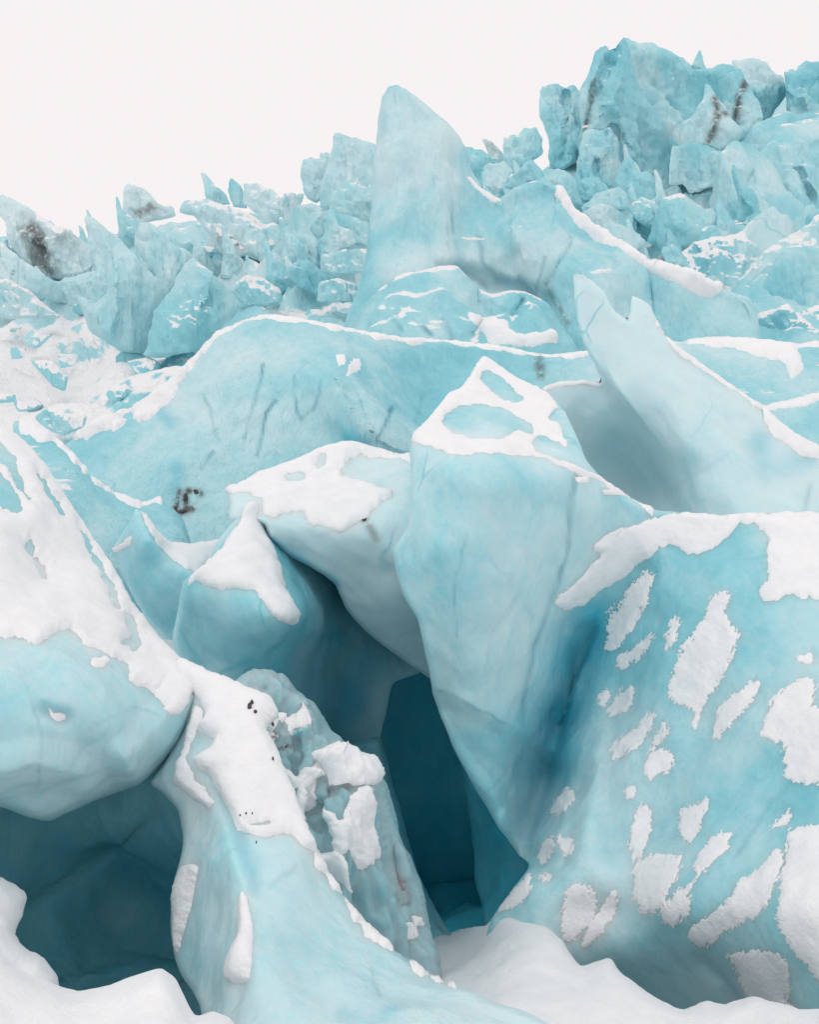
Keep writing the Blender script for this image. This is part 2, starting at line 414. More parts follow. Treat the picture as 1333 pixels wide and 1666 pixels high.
def slope_snow(X):
    v = -0.26+0.56*np.exp(-(((X[:, 0]-60)/260)**2+((X[:, 1]-610)/95)**2))+0.40*np.exp(-(((X[:, 0]-1160)/110)**2+((X[:, 1]-415)/45)**2))+0.34*np.exp(-(((X[:, 0]-440)/110)**2+((X[:, 1]-480)/40)**2))
    return v
tag(slope.build('glacier_slope', 'ice_far', step=4, T=8, Rb=200, snowy=slope_snow, sharp=40), kind='structure')

snow_floor = Form([(560,1560),(640,1525),(700,1525),(745,1512),(790,1507),(812,1484),(850,1500),(890,1508),(915,1530),(930,1553),(946,1570),(965,1566),(992,1560),(1010,1580),
  (1040,1604),(1080,1630),(1115,1642),(1150,1628),(1180,1634),(1230,1622),(1300,1640),(1420,1660),(1420,1950),(560,1950)],
  [(560,1560,7.2),(640,1530,7.6),(750,1520,7.6),(800,1500,6.3),(860,1505,5.5),(940,1560,4.95),(1000,1580,4.7),(1100,1640,4.3),(1300,1645,3.9),(1420,1700,3.4),(1000,1700,3.9),(1000,1900,3.2),(720,1620,5.0),(800,1580,4.95),(700,1900,3.0),(850,1700,3.8)],
  R=18, ra=0.12, seed=9, jit=4, noise=((0.05,0.8,'p'),(0.012,0.15,'p')))
tag(snow_floor.build('snow_floor', 'snow', step=6, T=0.5, Rb=30), kind='structure')

# ------------------------------------------------------------------ near ice
class Rim(list): pass
def rim(line, w0, up=9):
    """narrow closed strip along a crest"""
    L = np.array(line, float); Q = []
    for a, b in zip(L[:-1], L[1:]):
        k = max(1, int(np.linalg.norm(b-a)/9)); Q += [a+(b-a)*j/k for j in range(k)]
    Q = np.array(Q+[L[-1]]); v = perlin(np.c_[Q/31.0, np.full(len(Q), 2.5)], 5)+0.6*perlin(np.c_[Q/12.0, np.full(len(Q), 8.5)], 6)
    return Rim([tuple(p) for p in Q-[0, up]]+[tuple(p) for p in (Q+np.c_[0*v, w0*np.clip(0.55+2.4*v, -0.8, 2.6)])[::-1]])
N_SM = ((0.10,1.6,'p'),(0.03,0.55,'d'),(0.012,0.2,'p'))

# --- main fin in the middle
fin = Form([(668,745),(671,715),(690,688),(703,677),(730,645),(752,630),(768,605),(785,583),(800,588),(830,610),(860,625),(882,632),(912,660),(935,700),(958,750),(985,780),(1012,800),(1062,826),
  (1110,832),(1165,838),(1230,840),(1333,838),(1420,842),(1560,860),(1560,1950),(1250,1950),(1000,1760),(850,1640),(790,1560),(800,1500),(815,1478),(838,1442),(861,1408),
  (842,1386),(815,1352),(792,1312),(768,1268),(745,1225),(722,1175),(703,1128),(697,1090),(686,1045),(677,1008),(652,968),(640,920),(637,893),(660,858),(667,815)],
  [(645,900,6.55),(668,745,6.75),(675,715,6.85),(740,737,6.5),(810,742,6.55),(900,757,6.85),(985,790,7.2),(1062,830,7.5),(760,715,7.0),(700,690,7.2),(850,715,7.3),(785,588,8.9),(830,640,8.4),(900,690,7.9),
   (730,800,6.3),(800,900,6.3),(700,900,6.28),(850,820,6.5),(880,980,6.85),(920,900,6.95),(690,1020,6.45),(750,1050,6.4),(750,1150,6.6),(820,1100,6.7),(880,1100,7.15),(850,1200,7.1),(835,1280,7.15),(790,1290,6.95),(820,1340,7.05),(850,1385,7.1),(720,1150,6.75),
   (1050,910,7.42),(1000,985,7.55),(958,1045,7.68),(934,1100,7.74),(915,1180,7.7),(895,1260,7.55),(877,1330,7.35),(864,1392,7.0),
   (1165,843,7.3),(1333,843,7.0),(1500,860,6.6),(1080,980,7.2),(1030,1060,7.2),(985,1140,7.3),(950,1220,7.0),(925,1300,6.7),(895,1370,6.45),(860,1420,6.3),(815,1480,6.15),(850,1560,5.7),
   (1100,1080,6.75),(1150,1000,6.75),(1250,1000,6.4),(1040,1200,6.65),(1100,1200,6.3),(1250,1200,5.75),(1400,1200,5.2),(1000,1350,6.05),(1100,1350,5.75),(1250,1350,5.2),(1400,1400,4.6),(950,1480,5.75),(1060,1480,5.4),(1180,1480,4.95),(1300,1480,4.5),(1100,1590,5.55),(1200,1590,5.15),(1300,1590,4.65),(1400,1700,4.1),(1150,1750,5.8),(1000,1600,5.7),(1100,1530,5.35),(1220,1530,4.9)],
  R=9, ra=0.10, seed=11, noise=((0.07,1.6,'p'),(0.09,0.95,'f'),(0.05,0.7,'d'),(0.014,0.16,'d')),
  feats=(([(700,1122),(740,1135),(800,1165),(850,1190),(905,1225)],0.12,22,'step'),([(715,1170),(760,1250),(800,1290),(850,1370)],-0.08,16,'crease'),([(905,1180),(860,1260),(820,1290),(800,1330)],0.05,10,'groove'),([(940,775),(925,900),(890,1000),(860,1120),(855,1180)],0.035,5,'groove'),
   ([(1040,930),(985,1005),(945,1070),(925,1140),(908,1220),(888,1295)],0.10,26,'groove'),([(968,1040),(942,1110),(926,1180),(906,1255),(886,1320),(868,1385)],0.20,9,'step'),([(1060,1010),(1010,1120),(985,1250),(1000,1380)],0.10,26,'groove'),([(1160,1180),(1060,1330),(1010,1480)],0.10,40,'groove'),([(960,1190),(935,1300),(920,1400)],0.06,12,'groove'),([(1150,1560),(1190,1590),(1215,1640)],0.12,22,'groove'),([(900,1290),(915,1320),(890,1400)],-0.05,10,'crease')))
o = fin.build('ice_fin', 'ice_near', step=4.2, T=3.0, Rb=200, tint=-0.01,
  veins=(([(940,775),(930,830),(925,900),(905,960),(890,1000),(870,1050),(860,1120),(855,1180)],6,0.6),([(930,780),(932,860)],22,0.25),([(965,1010),(932,1080),(915,1170),(890,1240)],46,0.95),([(880,1250),(870,1330)],25,0.25),([(900,1150),(840,1260),(815,1310)],7,0.5),([(760,870),(738,960),(745,1040)],3.5,0.35),([(850,960),(800,1040),(790,1090)],3.5,0.3),([(700,1122),(740,1135),(800,1165),(850,1190)],4,0.45),([(790,1290),(830,1250),(880,1235)],4,0.4),([(1075,890),(1060,960)],4,0.4),([(1333,1230),(1250,1300),(1190,1400)],6,0.3),  # the wide line down the fold paints its translucent glow into the colour
   ([(1060,900),(1000,1010)],30,0.25),([(1190,860),(1185,900),(1130,1000)],18,0.2),([(1155,1560),(1200,1610)],14,0.3),([(1130,960),(1230,1150),(1120,1350),(1230,1500)],140,0.2)))
tag(o, 'tall turquoise ice fin with snowy peak, folding into the snow speckled slope at right', 'ice fin')
wall = fin
fin.snow([(669,716),(690,685),(730,638),(755,626),(785,575),(800,580),(850,618),(884,634),(908,662),(893,678),(910,690),(924,722),(885,702),(868,716),(873,744),(800,739),(740,737),(700,726)], o, h=0.028, rag=3.5, step=2.5,
  holes=([(718,684),(735,666),(780,660),(830,668),(868,690),(866,704),(842,699),(815,713),(775,714),(735,704)],[(782,612),(800,603),(850,646),(842,655),(818,645)]))
fin.snow(rim([(868,744),(920,757),(985,784),(1012,803),(1064,830)], 5), o, h=0.035, rag=1.5, step=3)
fin.snow([(938,775),(960,772),(962,782),(945,782)], o, h=0.02, rag=2, step=3); fin.snow([(985,796),(1005,798),(1008,803),(990,803)], o, h=0.02, rag=2, step=3)

# --- snow on its right slope
wall.snow([(902,978),(940,945),(975,905),(965,888),(1000,868),(1050,848),(1085,834),(1120,828),(1215,838),(1208,850),(1190,868),(1150,893),(1120,900),(1090,880),(1060,905),(1040,920),(1000,950),(930,992)], o, h=0.025, rag=5, step=2.5, an=(1.5,0.5), ang=2.4)
wall.snow(rim([(1180,843),(1230,843),(1290,842),(1350,842)], 7), o, h=0.05, rag=1.5, step=3)
wall.snow([(1222,840),(1345,838),(1345,966),(1290,960),(1262,972),(1238,964),(1250,920),(1250,880)], o, h=0.022, rag=6, step=2.5)
WP = [
 [(1160,970),(1185,962),(1180,1000),(1197,1030),(1180,1090),(1150,1140),(1132,1185),(1125,1180),(1128,1155),(1092,1140),(1085,1105),(1105,1060),(1130,1020)],
 [(1162,1195),(1167,1160),(1197,1125),(1232,1107),(1232,1130),(1202,1170),(1172,1205)],
 [(1242,1195),(1257,1140),(1287,1105),(1322,1102),(1322,1145),(1350,1150),(1350,1265),(1302,1272),(1272,1255),(1272,1210)],
 [(997,1230),(992,1210),(1027,1185),(1062,1155),(1062,1175),(1037,1215)],
 [(1057,1215),(1077,1175),(1087,1190),(1069,1215),(1097,1225),(1092,1250),(1052,1270),(1050,1240)],
 [(997,1085),(1002,1065),(1062,1030),(1052,1055),(1017,1082)],
 [(987,1165),(997,1130),(1024,1112),(1017,1150)],
 [(985,1060),(990,1010),(1030,950),(1062,928),(1050,980),(1010,1040)],
 [(1082,1055),(1090,1010),(1102,1005),(1102,1045)],
 [(1102,1350),(1107,1320),(1147,1300),(1147,1320),(1122,1370)],
 [(1030,1400),(1022,1370),(1042,1305),(1057,1320),(1047,1380)],
 [(1030,1415),(1062,1390),(1107,1395),(1107,1425),(1082,1470),(1052,1490),(1037,1485)],
 [(1132,1430),(1132,1400),(1152,1365),(1187,1350),(1182,1380),(1157,1410),(1137,1435),(1127,1450),(1124,1480),(1097,1507),(1074,1500),(1082,1475)],
 [(1122,1520),(1127,1505),(1172,1480),(1217,1420),(1262,1375),(1272,1395),(1262,1450),(1237,1490),(1202,1500),(1147,1537)],
 [(1272,1480),(1282,1350),(1345,1340),(1420,1345),(1420,1620),(1345,1600),(1312,1560),(1267,1490)],
 [(1187,1550),(1202,1542),(1282,1550),(1292,1600),(1287,1630),(1345,1680),(1250,1690),(1230,1640),(1215,1590)],
 [(912,1485),(927,1445),(952,1440),(972,1455),(967,1495),(942,1525),(917,1530)],
 [(947,1540),(957,1505),(987,1470),(995,1453),(1007,1453),(1002,1480),(977,1525),(955,1545)],
 [(812,1475),(837,1445),(864,1422),(862,1445),(842,1475),(817,1482)],
 [(905,1358),(929,1363),(929,1385),(913,1390)],[(878,1407),(882,1378),(899,1357),(896,1387)],[(893,1322),(917,1278),(931,1290),(917,1317)],
 [(1252,1342),(1279,1308),(1279,1337)],[(1295,1066),(1315,1053),(1317,1069),(1301,1074)],[(878,1426),(893,1418),(898,1430),(884,1436)],
 [(1015,1285),(1030,1278),(1030,1295),(1018,1298)],[(975,1145),(987,1118),(990,1130),(983,1150)]]
for i, p in enumerate(WP): wall.snow(p, o, h=0.007, rag=6 if i < 19 else 4, step=1.7, an=(1.6,0.5), ang=-1.0, fz=6, gr=7)

# --- left snow-clad boulder with the overhang
boulder = Form([(-300,560),(-150,600),(0,690),(40,722),(80,768),(120,830),(155,882),(190,940),(220,990),(252,1030),(292,1075),(332,1104),(350,1122),(318,1145),(292,1200),(262,1240),(225,1275),(160,1300),(105,1325),(80,1337),(40,1330),(0,1315),(-150,1290),(-300,1290)],
  [(-200,620,7.4),(0,695,7.2),(120,835,6.6),(250,1030,5.7),(340,1115,5.25),(0,850,5.4),(100,950,5.3),(-200,850,4.8),(0,1010,4.35),(110,1010,4.65),(200,1060,4.85),(290,1140,4.95),(100,1100,4.1),(0,1100,3.85),(200,1180,4.4),(100,1230,4.05),(0,1250,3.85),(80,1330,4.35),(200,1280,4.8),(270,1220,4.85),(-200,1100,3.5),(-200,1280,3.7),(0,1310,4.1)],
  R=14, ra=0.08, seed=17, noise=((0.09,1.3,'p'),(0.05,0.6,'f'),(0.02,0.5,'d'),(0.01,0.14,'d')), feats=(([(75,1155),(105,1168)],0.04,14,'groove'),([(225,1278),(205,1235),(250,1190),(300,1130)],-0.12,40,'crease'),([(-20,1255),(60,1240),(140,1262),(205,1235)],-0.10,45,'crease'),([(60,1040),(120,1100),(205,1235)],-0.05,40,'crease')))
o = boulder.build('ice_boulder', 'ice_near', step=5, T=1.6, Rb=160, tint=-0.05, veins=(([(150,1180),(215,1150),(260,1165)],3.5,0.3),([(40,1090),(70,1200),(60,1290)],4,0.25),([(75,1150),(105,1160)],14,0.3),([(200,1050),(260,1100),(280,1170)],30,0.2)))
tag(o, 'large rounded pale blue ice boulder under a snow slope, overhanging the left cave', 'ice boulder')
boulder.snow([(-300,540),(-150,585),(0,676),(40,708),(85,760),(125,820),(160,872),(196,932),(226,985),(258,1024),(300,1068),(360,1110),(352,1128),(312,1130),(303,1145),(282,1162),(250,1130),(212,1105),(214,1082),(182,1060),(150,1040),(120,1012),(92,1020),(62,1036),(30,1030),(-40,1020),(-300,1030)], o, h=0.035, rag=6, step=3,
  holes=([(-10,715),(12,735),(30,770),(44,812),(30,800),(0,752)],[(0,770),(20,800),(34,832),(10,825),(-10,800)],[(50,870),(75,905),(84,934),(72,930),(58,900)],[(203,1040),(222,1030),(232,1052),(212,1050)],[(126,850),(148,886),(170,925),(198,985),(190,980),(160,925),(140,890)],[(60,770),(84,800),(104,838),(96,834),(76,803)],[(205,990),(222,1010),(236,1045),(228,1048),(212,1020)]))
boulder.snow([(80,1150),(90,1160),(105,1162),(108,1170),(95,1172),(84,1163)], o, h=0.02, rag=1, step=2.5)
boulder.snow([(147,1075),(160,1065),(180,1062),(178,1074),(160,1082)], o, h=0.012, rag=7, step=2.5)

# --- cave under the boulder
cave = Form([(-320,1180),(0,1180),(200,1190),(300,1220),(345,1280),(365,1500),(400,1720),(400,2150),(-320,2150)],
  [(-300,1250,3.6),(0,1240,5.0),(150,1240,5.5),(290,1260,5.1),(310,1350,5.2),(0,1400,5.1),(120,1420,5.7),(240,1420,6.0),(310,1500,5.8),(0,1550,5.0),(130,1550,5.5),(250,1600,5.6),(330,1650,5.2),(-300,1500,3.2),(-300,1700,2.9),(0,1700,4.2),(200,1700,4.6)],
  R=20, ra=0.2, seed=19, noise=((0.16,1.2,'p'),(0.10,0.7,'f'),(0.02,0.3,'d')), feats=(([(50,1460),(170,1380),(240,1330)],0.10,14,'groove'),([(100,1590),(200,1582),(280,1590)],-0.12,20,'crease')))
o = cave.build('cave_wall', 'ice_near', step=5, T=1.0, Rb=60, tint=0.08, veins=(([(50,1460),(150,1390),(190,1350)],12,0.4),([(0,1400),(150,1450),(300,1420),(280,1560),(50,1560)],110,0.32),([(50,1462),(170,1382),(240,1332)],5,0.7)))  # the broadest line puts the shade of the cave into the ice colour
tag(o, 'dark teal ice back wall of the cave under the left boulder', 'ice wall')

# --- foreground rib
rib = Form([(292,1078),(330,1092),(370,1108),(410,1128),(436,1140),(443,1163),(427,1190),(437,1215),(456,1252),(480,1300),(505,1362),(521,1400),(547,1442),(592,1502),(642,1548),(692,1582),(742,1604),(800,1628),(900,1670),(980,1960),(330,1960),(330,1700),(326,1640),(310,1606),(287,1565),(279,1500),(284,1432),(298,1365),(289,1316),(262,1290),(243,1274),(270,1235),(300,1182),(310,1130),(285,1100)],
  [(300,1085,5.15),(372,1110,5.1),(438,1145,5.0),(440,1215,4.75),(480,1300,4.5),(530,1420,4.25),(600,1510,4.05),(700,1590,3.8),(800,1630,3.55),(330,1150,4.95),(300,1220,4.85),(250,1275,4.85),(345,1215,4.7),(380,1300,4.35),(430,1330,4.25),(460,1360,4.15),(330,1320,4.5),(295,1340,4.65),(300,1450,4.25),(285,1520,4.25),(350,1400,4.05),(400,1430,3.9),(480,1440,3.95),(400,1560,3.5),(320,1610,3.85),(520,1540,3.75),(600,1600,3.55),(480,1640,3.3),(700,1660,3.3),(400,1700,3.15),(330,1680,3.5),(600,1800,2.8),(400,1850,2.7),(900,1800,2.9)],
  R=8, ra=0.06, seed=23, noise=((0.06,1.0,'p'),(0.05,0.5,'f'),(0.04,0.5,'d'),(0.010,0.12,'d')), feats=(([(322,1240),(345,1290),(375,1370),(400,1450)],-0.035,24,'groove'),([(345,1260),(385,1350),(415,1440)],0.03,14,'groove')))
o = rib.build('ice_rib', 'ice_near', step=4, T=1.0, Rb=110, tint=-0.10, veins=(([(340,1255),(385,1350),(415,1450)],10,0.35),([(560,1635),(600,1655),(640,1640)],14,0.35),([(605,1570),(620,1610)],7,0.25),([(480,1410),(440,1440)],8,0.2),([(300,1480),(320,1560)],30,0.12)))
tag(o, 'pale ice rib with a snow covered crest running down to the bottom foreground', 'ice rib')
rib.snow([(288,1070),(345,1095),(400,1118),(440,1134),(448,1165),(429,1187),(441,1215),(460,1255),(482,1300),(515,1385),(495,1378),(468,1350),(430,1353),(385,1345),(372,1322),(345,1270),(322,1240),(340,1222),(350,1205),(325,1190),(335,1165),(318,1130),(290,1100)], o, h=0.06, rag=3, step=3, holes=([(398,1332),(420,1327),(443,1324),(443,1332),(420,1337)],))
rib.snow([(316,1150),(334,1160),(322,1190),(312,1230),(318,1262),(346,1305),(336,1316),(300,1280),(288,1268),(300,1220)], o, h=0.035, rag=4, step=3)
rib.snow(rim([(512,1390),(526,1412),(550,1452),(595,1508),(645,1554),(695,1588),(742,1608)], 9), o, h=0.04, rag=2, step=3)
rib.snow([(372,1592),(370,1570),(378,1520),(387,1458),(393,1448),(401,1460),(411,1520),(409,1592),(390,1601)], o, h=0.05, rag=1, step=2.5, w=9)
rib.snow([(281,1490),(279,1450),(291,1412),(305,1404),(314,1412),(309,1450),(301,1510),(288,1552)], o, h=0.05, rag=1, step=2.5, w=9)
for k, (px, py, r) in enumerate([(404,1168,4.5),(408,1160,3),(411,1176,3),(437,1190,2.5),(436,1250,2),(394,1332,1.6),(401,1329,1.4),(410,1328,1.3),(418,1381,1.6),(413,1645,0)]):
    if not r: continue
    P, n = rib.ev(np.array([[px, py]], float)); rr = r/FP*P[0, 1]
    th = np.linspace(0, 2*np.pi, 9)[:-1]; V = []
    rs = np.random.RandomState(k)
    for z, q in ((-0.6, 0.5), (-0.1, 1.0), (0.45, 0.7)):
        for t in th: V.append([rr*q*math.cos(t)*(0.7+0.6*rs.rand()), rr*z, rr*1.5*q*math.sin(t)*(0.7+0.6*rs.rand())])
    V.append([0, -rr, 0]); V.append([0, rr*0.6, 0]); V = np.array(V)+P[0]+n[0]*0.065
    F = [[a, (b+1) % 8+a-b, (b+1) % 8+a-b+8, a+8] for a in range(16) for b in (a % 8,)]
    F += [[24, (b+1) % 8, b, b] for b in range(8)]
    me = bpy.data.meshes.new('dirt_speck'); me.from_pydata(V.tolist(), [], [f if f[2] != f[3] else f[:3] for f in F]+[[25, 16+b, 16+(b+1) % 8] for b in range(8)])
    me.materials.append(MATS['rock']); q = bpy.data.objects.new('dirt_speck', me); COL.objects.link(q); q.parent = o

# --- clear fluted ice behind the rib
flute = Form([(385,1110),(400,1096),(430,1089),(470,1108),(510,1148),(545,1190),(578,1226),(612,1238),(621,1270),(640,1312),(660,1372),(682,1430),(703,1500),(715,1560),(720,1900),(480,1900),(420,1400),(375,1200)],
  [(400,1100,5.75),(470,1112,5.85),(560,1210,5.75),(615,1245,5.65),(640,1310,5.6),(700,1500,5.5),(440,1180,5.45),(520,1200,5.6),(500,1250,5.25),(560,1290,5.15),(600,1330,5.25),(540,1400,4.95),(600,1430,5.1),(640,1480,5.2),(450,1330,5.0),(560,1540,4.85),(660,1560,5.1)],
  R=14, ra=0.2, seed=29, noise=((0.16,0.5,'f'),(0.14,0.20,'s'),(0.04,0.07,'s')),
  feats=(([(440,1185),(450,1200),(505,1180),(512,1170)],-0.15,20,'crease'),([(480,1190),(476,1250)],0.08,10,'groove'),([(515,1255),(505,1300),(515,1340)],0.10,14,'groove'),([(630,1300),(640,1400),(660,1470)],0.12,12,'groove'),([(500,1225),(560,1222),(620,1262)],-0.06,26,'groove')))
o = flute.build('fluted_ice', 'ice_near', step=3, T=0.9, Rb=60, tint=-0.1, clear=0.52, dirt=(([(415,1165),(430,1185)],10,0.6),([(535,1275),(580,1280)],9,0.7)))
tag(o, 'grey fluted clear ice columns with snow ledges behind the foreground rib', 'ice columns')
for p, h, rg in (([(505,1228),(530,1220),(562,1222),(607,1238),(620,1262),(612,1277),(560,1274),(530,1258)],0.08,1.5),([(440,1158),(470,1160),(503,1163),(507,1176),(470,1178),(448,1184)],0.06,2),([(478,1312),(488,1268),(512,1240),(537,1243),(520,1262),(506,1300),(500,1335)],0.04,3),
   ([(523,1312),(553,1332),(574,1290),(605,1284),(615,1340),(622,1390),(592,1416),(570,1382),(545,1392),(535,1350)],0.04,5),([(495,1345),(520,1388),(545,1384),(562,1402),(580,1455),(550,1435),(515,1400)],0.04,3),
   ([(440,1165),(446,1200),(444,1210),(437,1190)],0.04,1),([(470,1170),(478,1198),(466,1190)],0.03,1),([(655,1505),(675,1500),(685,1520),(668,1528)],0.03,2),([(672,1490),(690,1492),(694,1506),(680,1504)],0.03,2),([(428,1195),(460,1255),(480,1262),(500,1250),(515,1240),(500,1275),(470,1285),(440,1240)],0.04,3)):
    flute.snow(p, o, h=h, rag=rg, step=2.5)

# --- mid-left ice: shelf and lump, crevasse back wall
shelf = Form([(369,796),(400,784),(430,770),(480,752),(520,730),(545,722),(570,719),(600,727),(640,738),(680,742),(760,760),(780,1000),(740,1120),(640,1062),(590,1022),(560,986),(545,950),(510,925),(470,905),(440,880),(428,854),(400,852),(372,846),(376,820)],
  [(370,798,8.5),(430,772,8.9),(545,724,9.5),(640,740,9.2),(390,840,8.0),(440,840,7.9),(500,845,7.85),(555,862,7.75),(620,820,8.0),(660,790,8.3),(600,770,8.9),(500,790,8.6),(470,900,8.0),(545,940,8.05),(600,920,7.9),(640,980,8.0),(600,1015,8.4),(660,1050,8.6),(740,900,8.0),(760,1050,8.8)],
  R=8, ra=0.14, seed=31, noise=((0.08,1.4,'p'),(0.08,0.8,'f'),(0.04,0.5,'d'),(0.014,0.15,'d')), feats=(([(560,745),(555,775),(610,790)],-0.06,16,'crease'),))
o = shelf.build('ice_shelf', 'ice_near', step=4, T=4.0, Rb=90, tint=-0.28, veins=(([(445,885),(500,925),(545,950)],10,0.6),),dirt=(([(594,847)],6,0.9),([(600,855),(612,875)],7,0.55)))
tag(o, 'overhanging ice shelf with a snow covered top left of the main fin', 'ice shelf')
shelf.snow([(366,797),(400,778),(430,763),(520,722),(570,710),(600,720),(690,735),(668,748),(645,790),(634,808),(600,840),(552,866),(530,851),(500,846),(492,822),(452,836),(430,836),(426,812),(400,802),(384,802)], o, h=0.04, rag=4.5, step=2.5, holes=([(556,770),(575,744),(664,748),(660,780),(635,796),(590,786)],[(462,775),(490,768),(497,775),(470,784)],[(520,742),(530,738),(526,760),(514,765)]))
lump = Form([(282,1046),(288,1005),(300,950),(320,932),(345,905),(364,868),(400,824),(420,818),(436,850),(460,890),(520,905),(600,970),(690,1085),(642,1110),(633,1150),(620,1205),(628,1300),(640,1500),(640,1900),(330,1900),(310,1300),(300,1120)],
  [(285,1040,7.3),(302,955,7.05),(360,880,7.6),(410,825,8.0),(430,860,8.0),(380,920,7.1),(340,970,6.95),(400,970,6.8),(480,1005,6.95),(450,940,7.3),(500,930,8.6),(560,980,10.2),(350,1070,7.2),(430,1060,7.1),(520,1070,9.2),(600,1060,11.0),(660,1090,12),(540,1150,10.0),(630,1170,11.8),(450,1150,7.6),(560,1300,9.2),(450,1850,7.4),(620,1700,8.8)],
  R=8, ra=0.12, seed=37, noise=((0.10,1.2,'p'),(0.10,0.8,'f'),(0.05,0.6,'d'),(0.014,0.15,'d')), feats=(([(556,960),(548,1020),(520,1060)],0.12,16,'groove'),))
o = lump.build('ice_lump', 'ice_near', step=4, T=1.8, Rb=110, tint=0.02, veins=(([(440,880),(490,925),(548,955),(558,1000)],16,0.6),([(540,1010),(600,1080),(560,1170),(480,1130)],85,0.72),([(556,960),(560,1010)],10,0.5)))  # the broadest line darkens the recess, shade put into the colour
tag(o, 'turquoise ice lump with a pointed snow spur hanging over the dark crevasse', 'ice lump')
lump.snow([(308,955),(318,930),(352,900),(390,850),(398,816),(422,812),(428,850),(446,900),(466,950),(482,980),(493,1000),(476,1016),(450,1006),(412,960),(390,956),(355,961),(330,950)], o, h=0.05, rag=3.5, step=2.5)
def tunnel():
    nt_, na = 40, 72; rings = []
    for o_ in (0, 1):
        for i in range(nt_):
            t = i/(nt_-1); y = 11.2+2.6*t
            hw, hh = 215*(1-0.45*t)+(260 if i == 0 else 90)*o_, 285*(1-0.35*t)+(165 if i == 0 else 90)*o_  # unseen outer shell and mouth flange, added to seal out light
            cx, cy = 765-20*t, 1240+10*t
            th = np.linspace(0, 2*np.pi, na, endpoint=False)
            c, sn = np.cos(th), np.sin(th); e = 0.75
            X = np.stack([cx+hw*np.sign(c)*np.abs(c)**e, cy-hh*np.sign(sn)*np.abs(sn)**e], 1)
            if i == nt_-1 and o_ == 0: X = np.array([cx, cy])+(X-[cx, cy])*0.0
            if i == nt_-1 and o_ == 1: X = np.array([cx, cy])+(X-[cx, cy])*0.0
            P = to3(X, np.full(na, y+(0.5*o_ if i == nt_-1 else 0)))
            if o_ == 0:
                n = np.stack([-c, 0*c, -sn], 1); P = P+n*((0 if i == nt_-1 else 1)*(1.3*facet(P/1.6, 88)+0.25*fbm(P/1.2, 3, 3)+0.35*facet(P/0.55, 18)))[:, None]
            rings.append(P)
    V = np.vstack(rings); F = []
    for o_ in (0, 1):
        b0 = o_*nt_*na
        for i in range(nt_-1):
            for j in range(na):
                q = [b0+i*na+j, b0+i*na+(j+1) % na, b0+(i+1)*na+(j+1) % na, b0+(i+1)*na+j]; F.append(q if o_ else q[::-1])
    for j in range(na): F.append([j, (j+1) % na, nt_*na+(j+1) % na, nt_*na+j])
    z = np.zeros(len(V))
    return mesh_obj('crevasse_wall', V, F, 'ice_near', None, 60, {'tint': z+0.6, 'vein': z+0.35, 'dirt': z, 'snowy': z})  # deep tint and blue paint the crevasse darkness into the ice
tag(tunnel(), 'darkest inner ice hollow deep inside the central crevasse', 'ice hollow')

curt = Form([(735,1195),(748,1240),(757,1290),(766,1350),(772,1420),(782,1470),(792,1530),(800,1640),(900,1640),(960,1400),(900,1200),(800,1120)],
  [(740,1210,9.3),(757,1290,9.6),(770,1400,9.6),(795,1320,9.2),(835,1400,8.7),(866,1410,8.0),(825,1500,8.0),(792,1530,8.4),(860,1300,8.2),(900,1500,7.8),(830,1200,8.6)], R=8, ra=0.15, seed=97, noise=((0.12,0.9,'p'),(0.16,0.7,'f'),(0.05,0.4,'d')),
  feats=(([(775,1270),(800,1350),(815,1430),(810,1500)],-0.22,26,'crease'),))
o = curt.build('ice_curtain', 'ice_near', step=5, T=0.8, Rb=60, tint=0.35, veins=(([(760,1260),(800,1350),(820,1450)],70,0.8),))  # tint and broad line paint the shade of the cleft onto the curtain
tag(o, 'shadowed ice curtain inside the crevasse behind the lower edge of the main fin', 'ice curtain')
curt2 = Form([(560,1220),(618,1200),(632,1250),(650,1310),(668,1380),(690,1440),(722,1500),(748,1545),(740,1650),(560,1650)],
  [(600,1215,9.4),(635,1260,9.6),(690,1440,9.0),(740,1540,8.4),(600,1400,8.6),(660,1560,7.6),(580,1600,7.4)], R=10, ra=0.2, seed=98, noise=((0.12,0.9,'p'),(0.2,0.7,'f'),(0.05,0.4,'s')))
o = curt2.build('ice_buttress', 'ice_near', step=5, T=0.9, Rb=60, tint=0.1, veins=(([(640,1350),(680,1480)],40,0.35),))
tag(o, 'shadowed ice buttress on the left side of the crevasse floor', 'ice buttress')

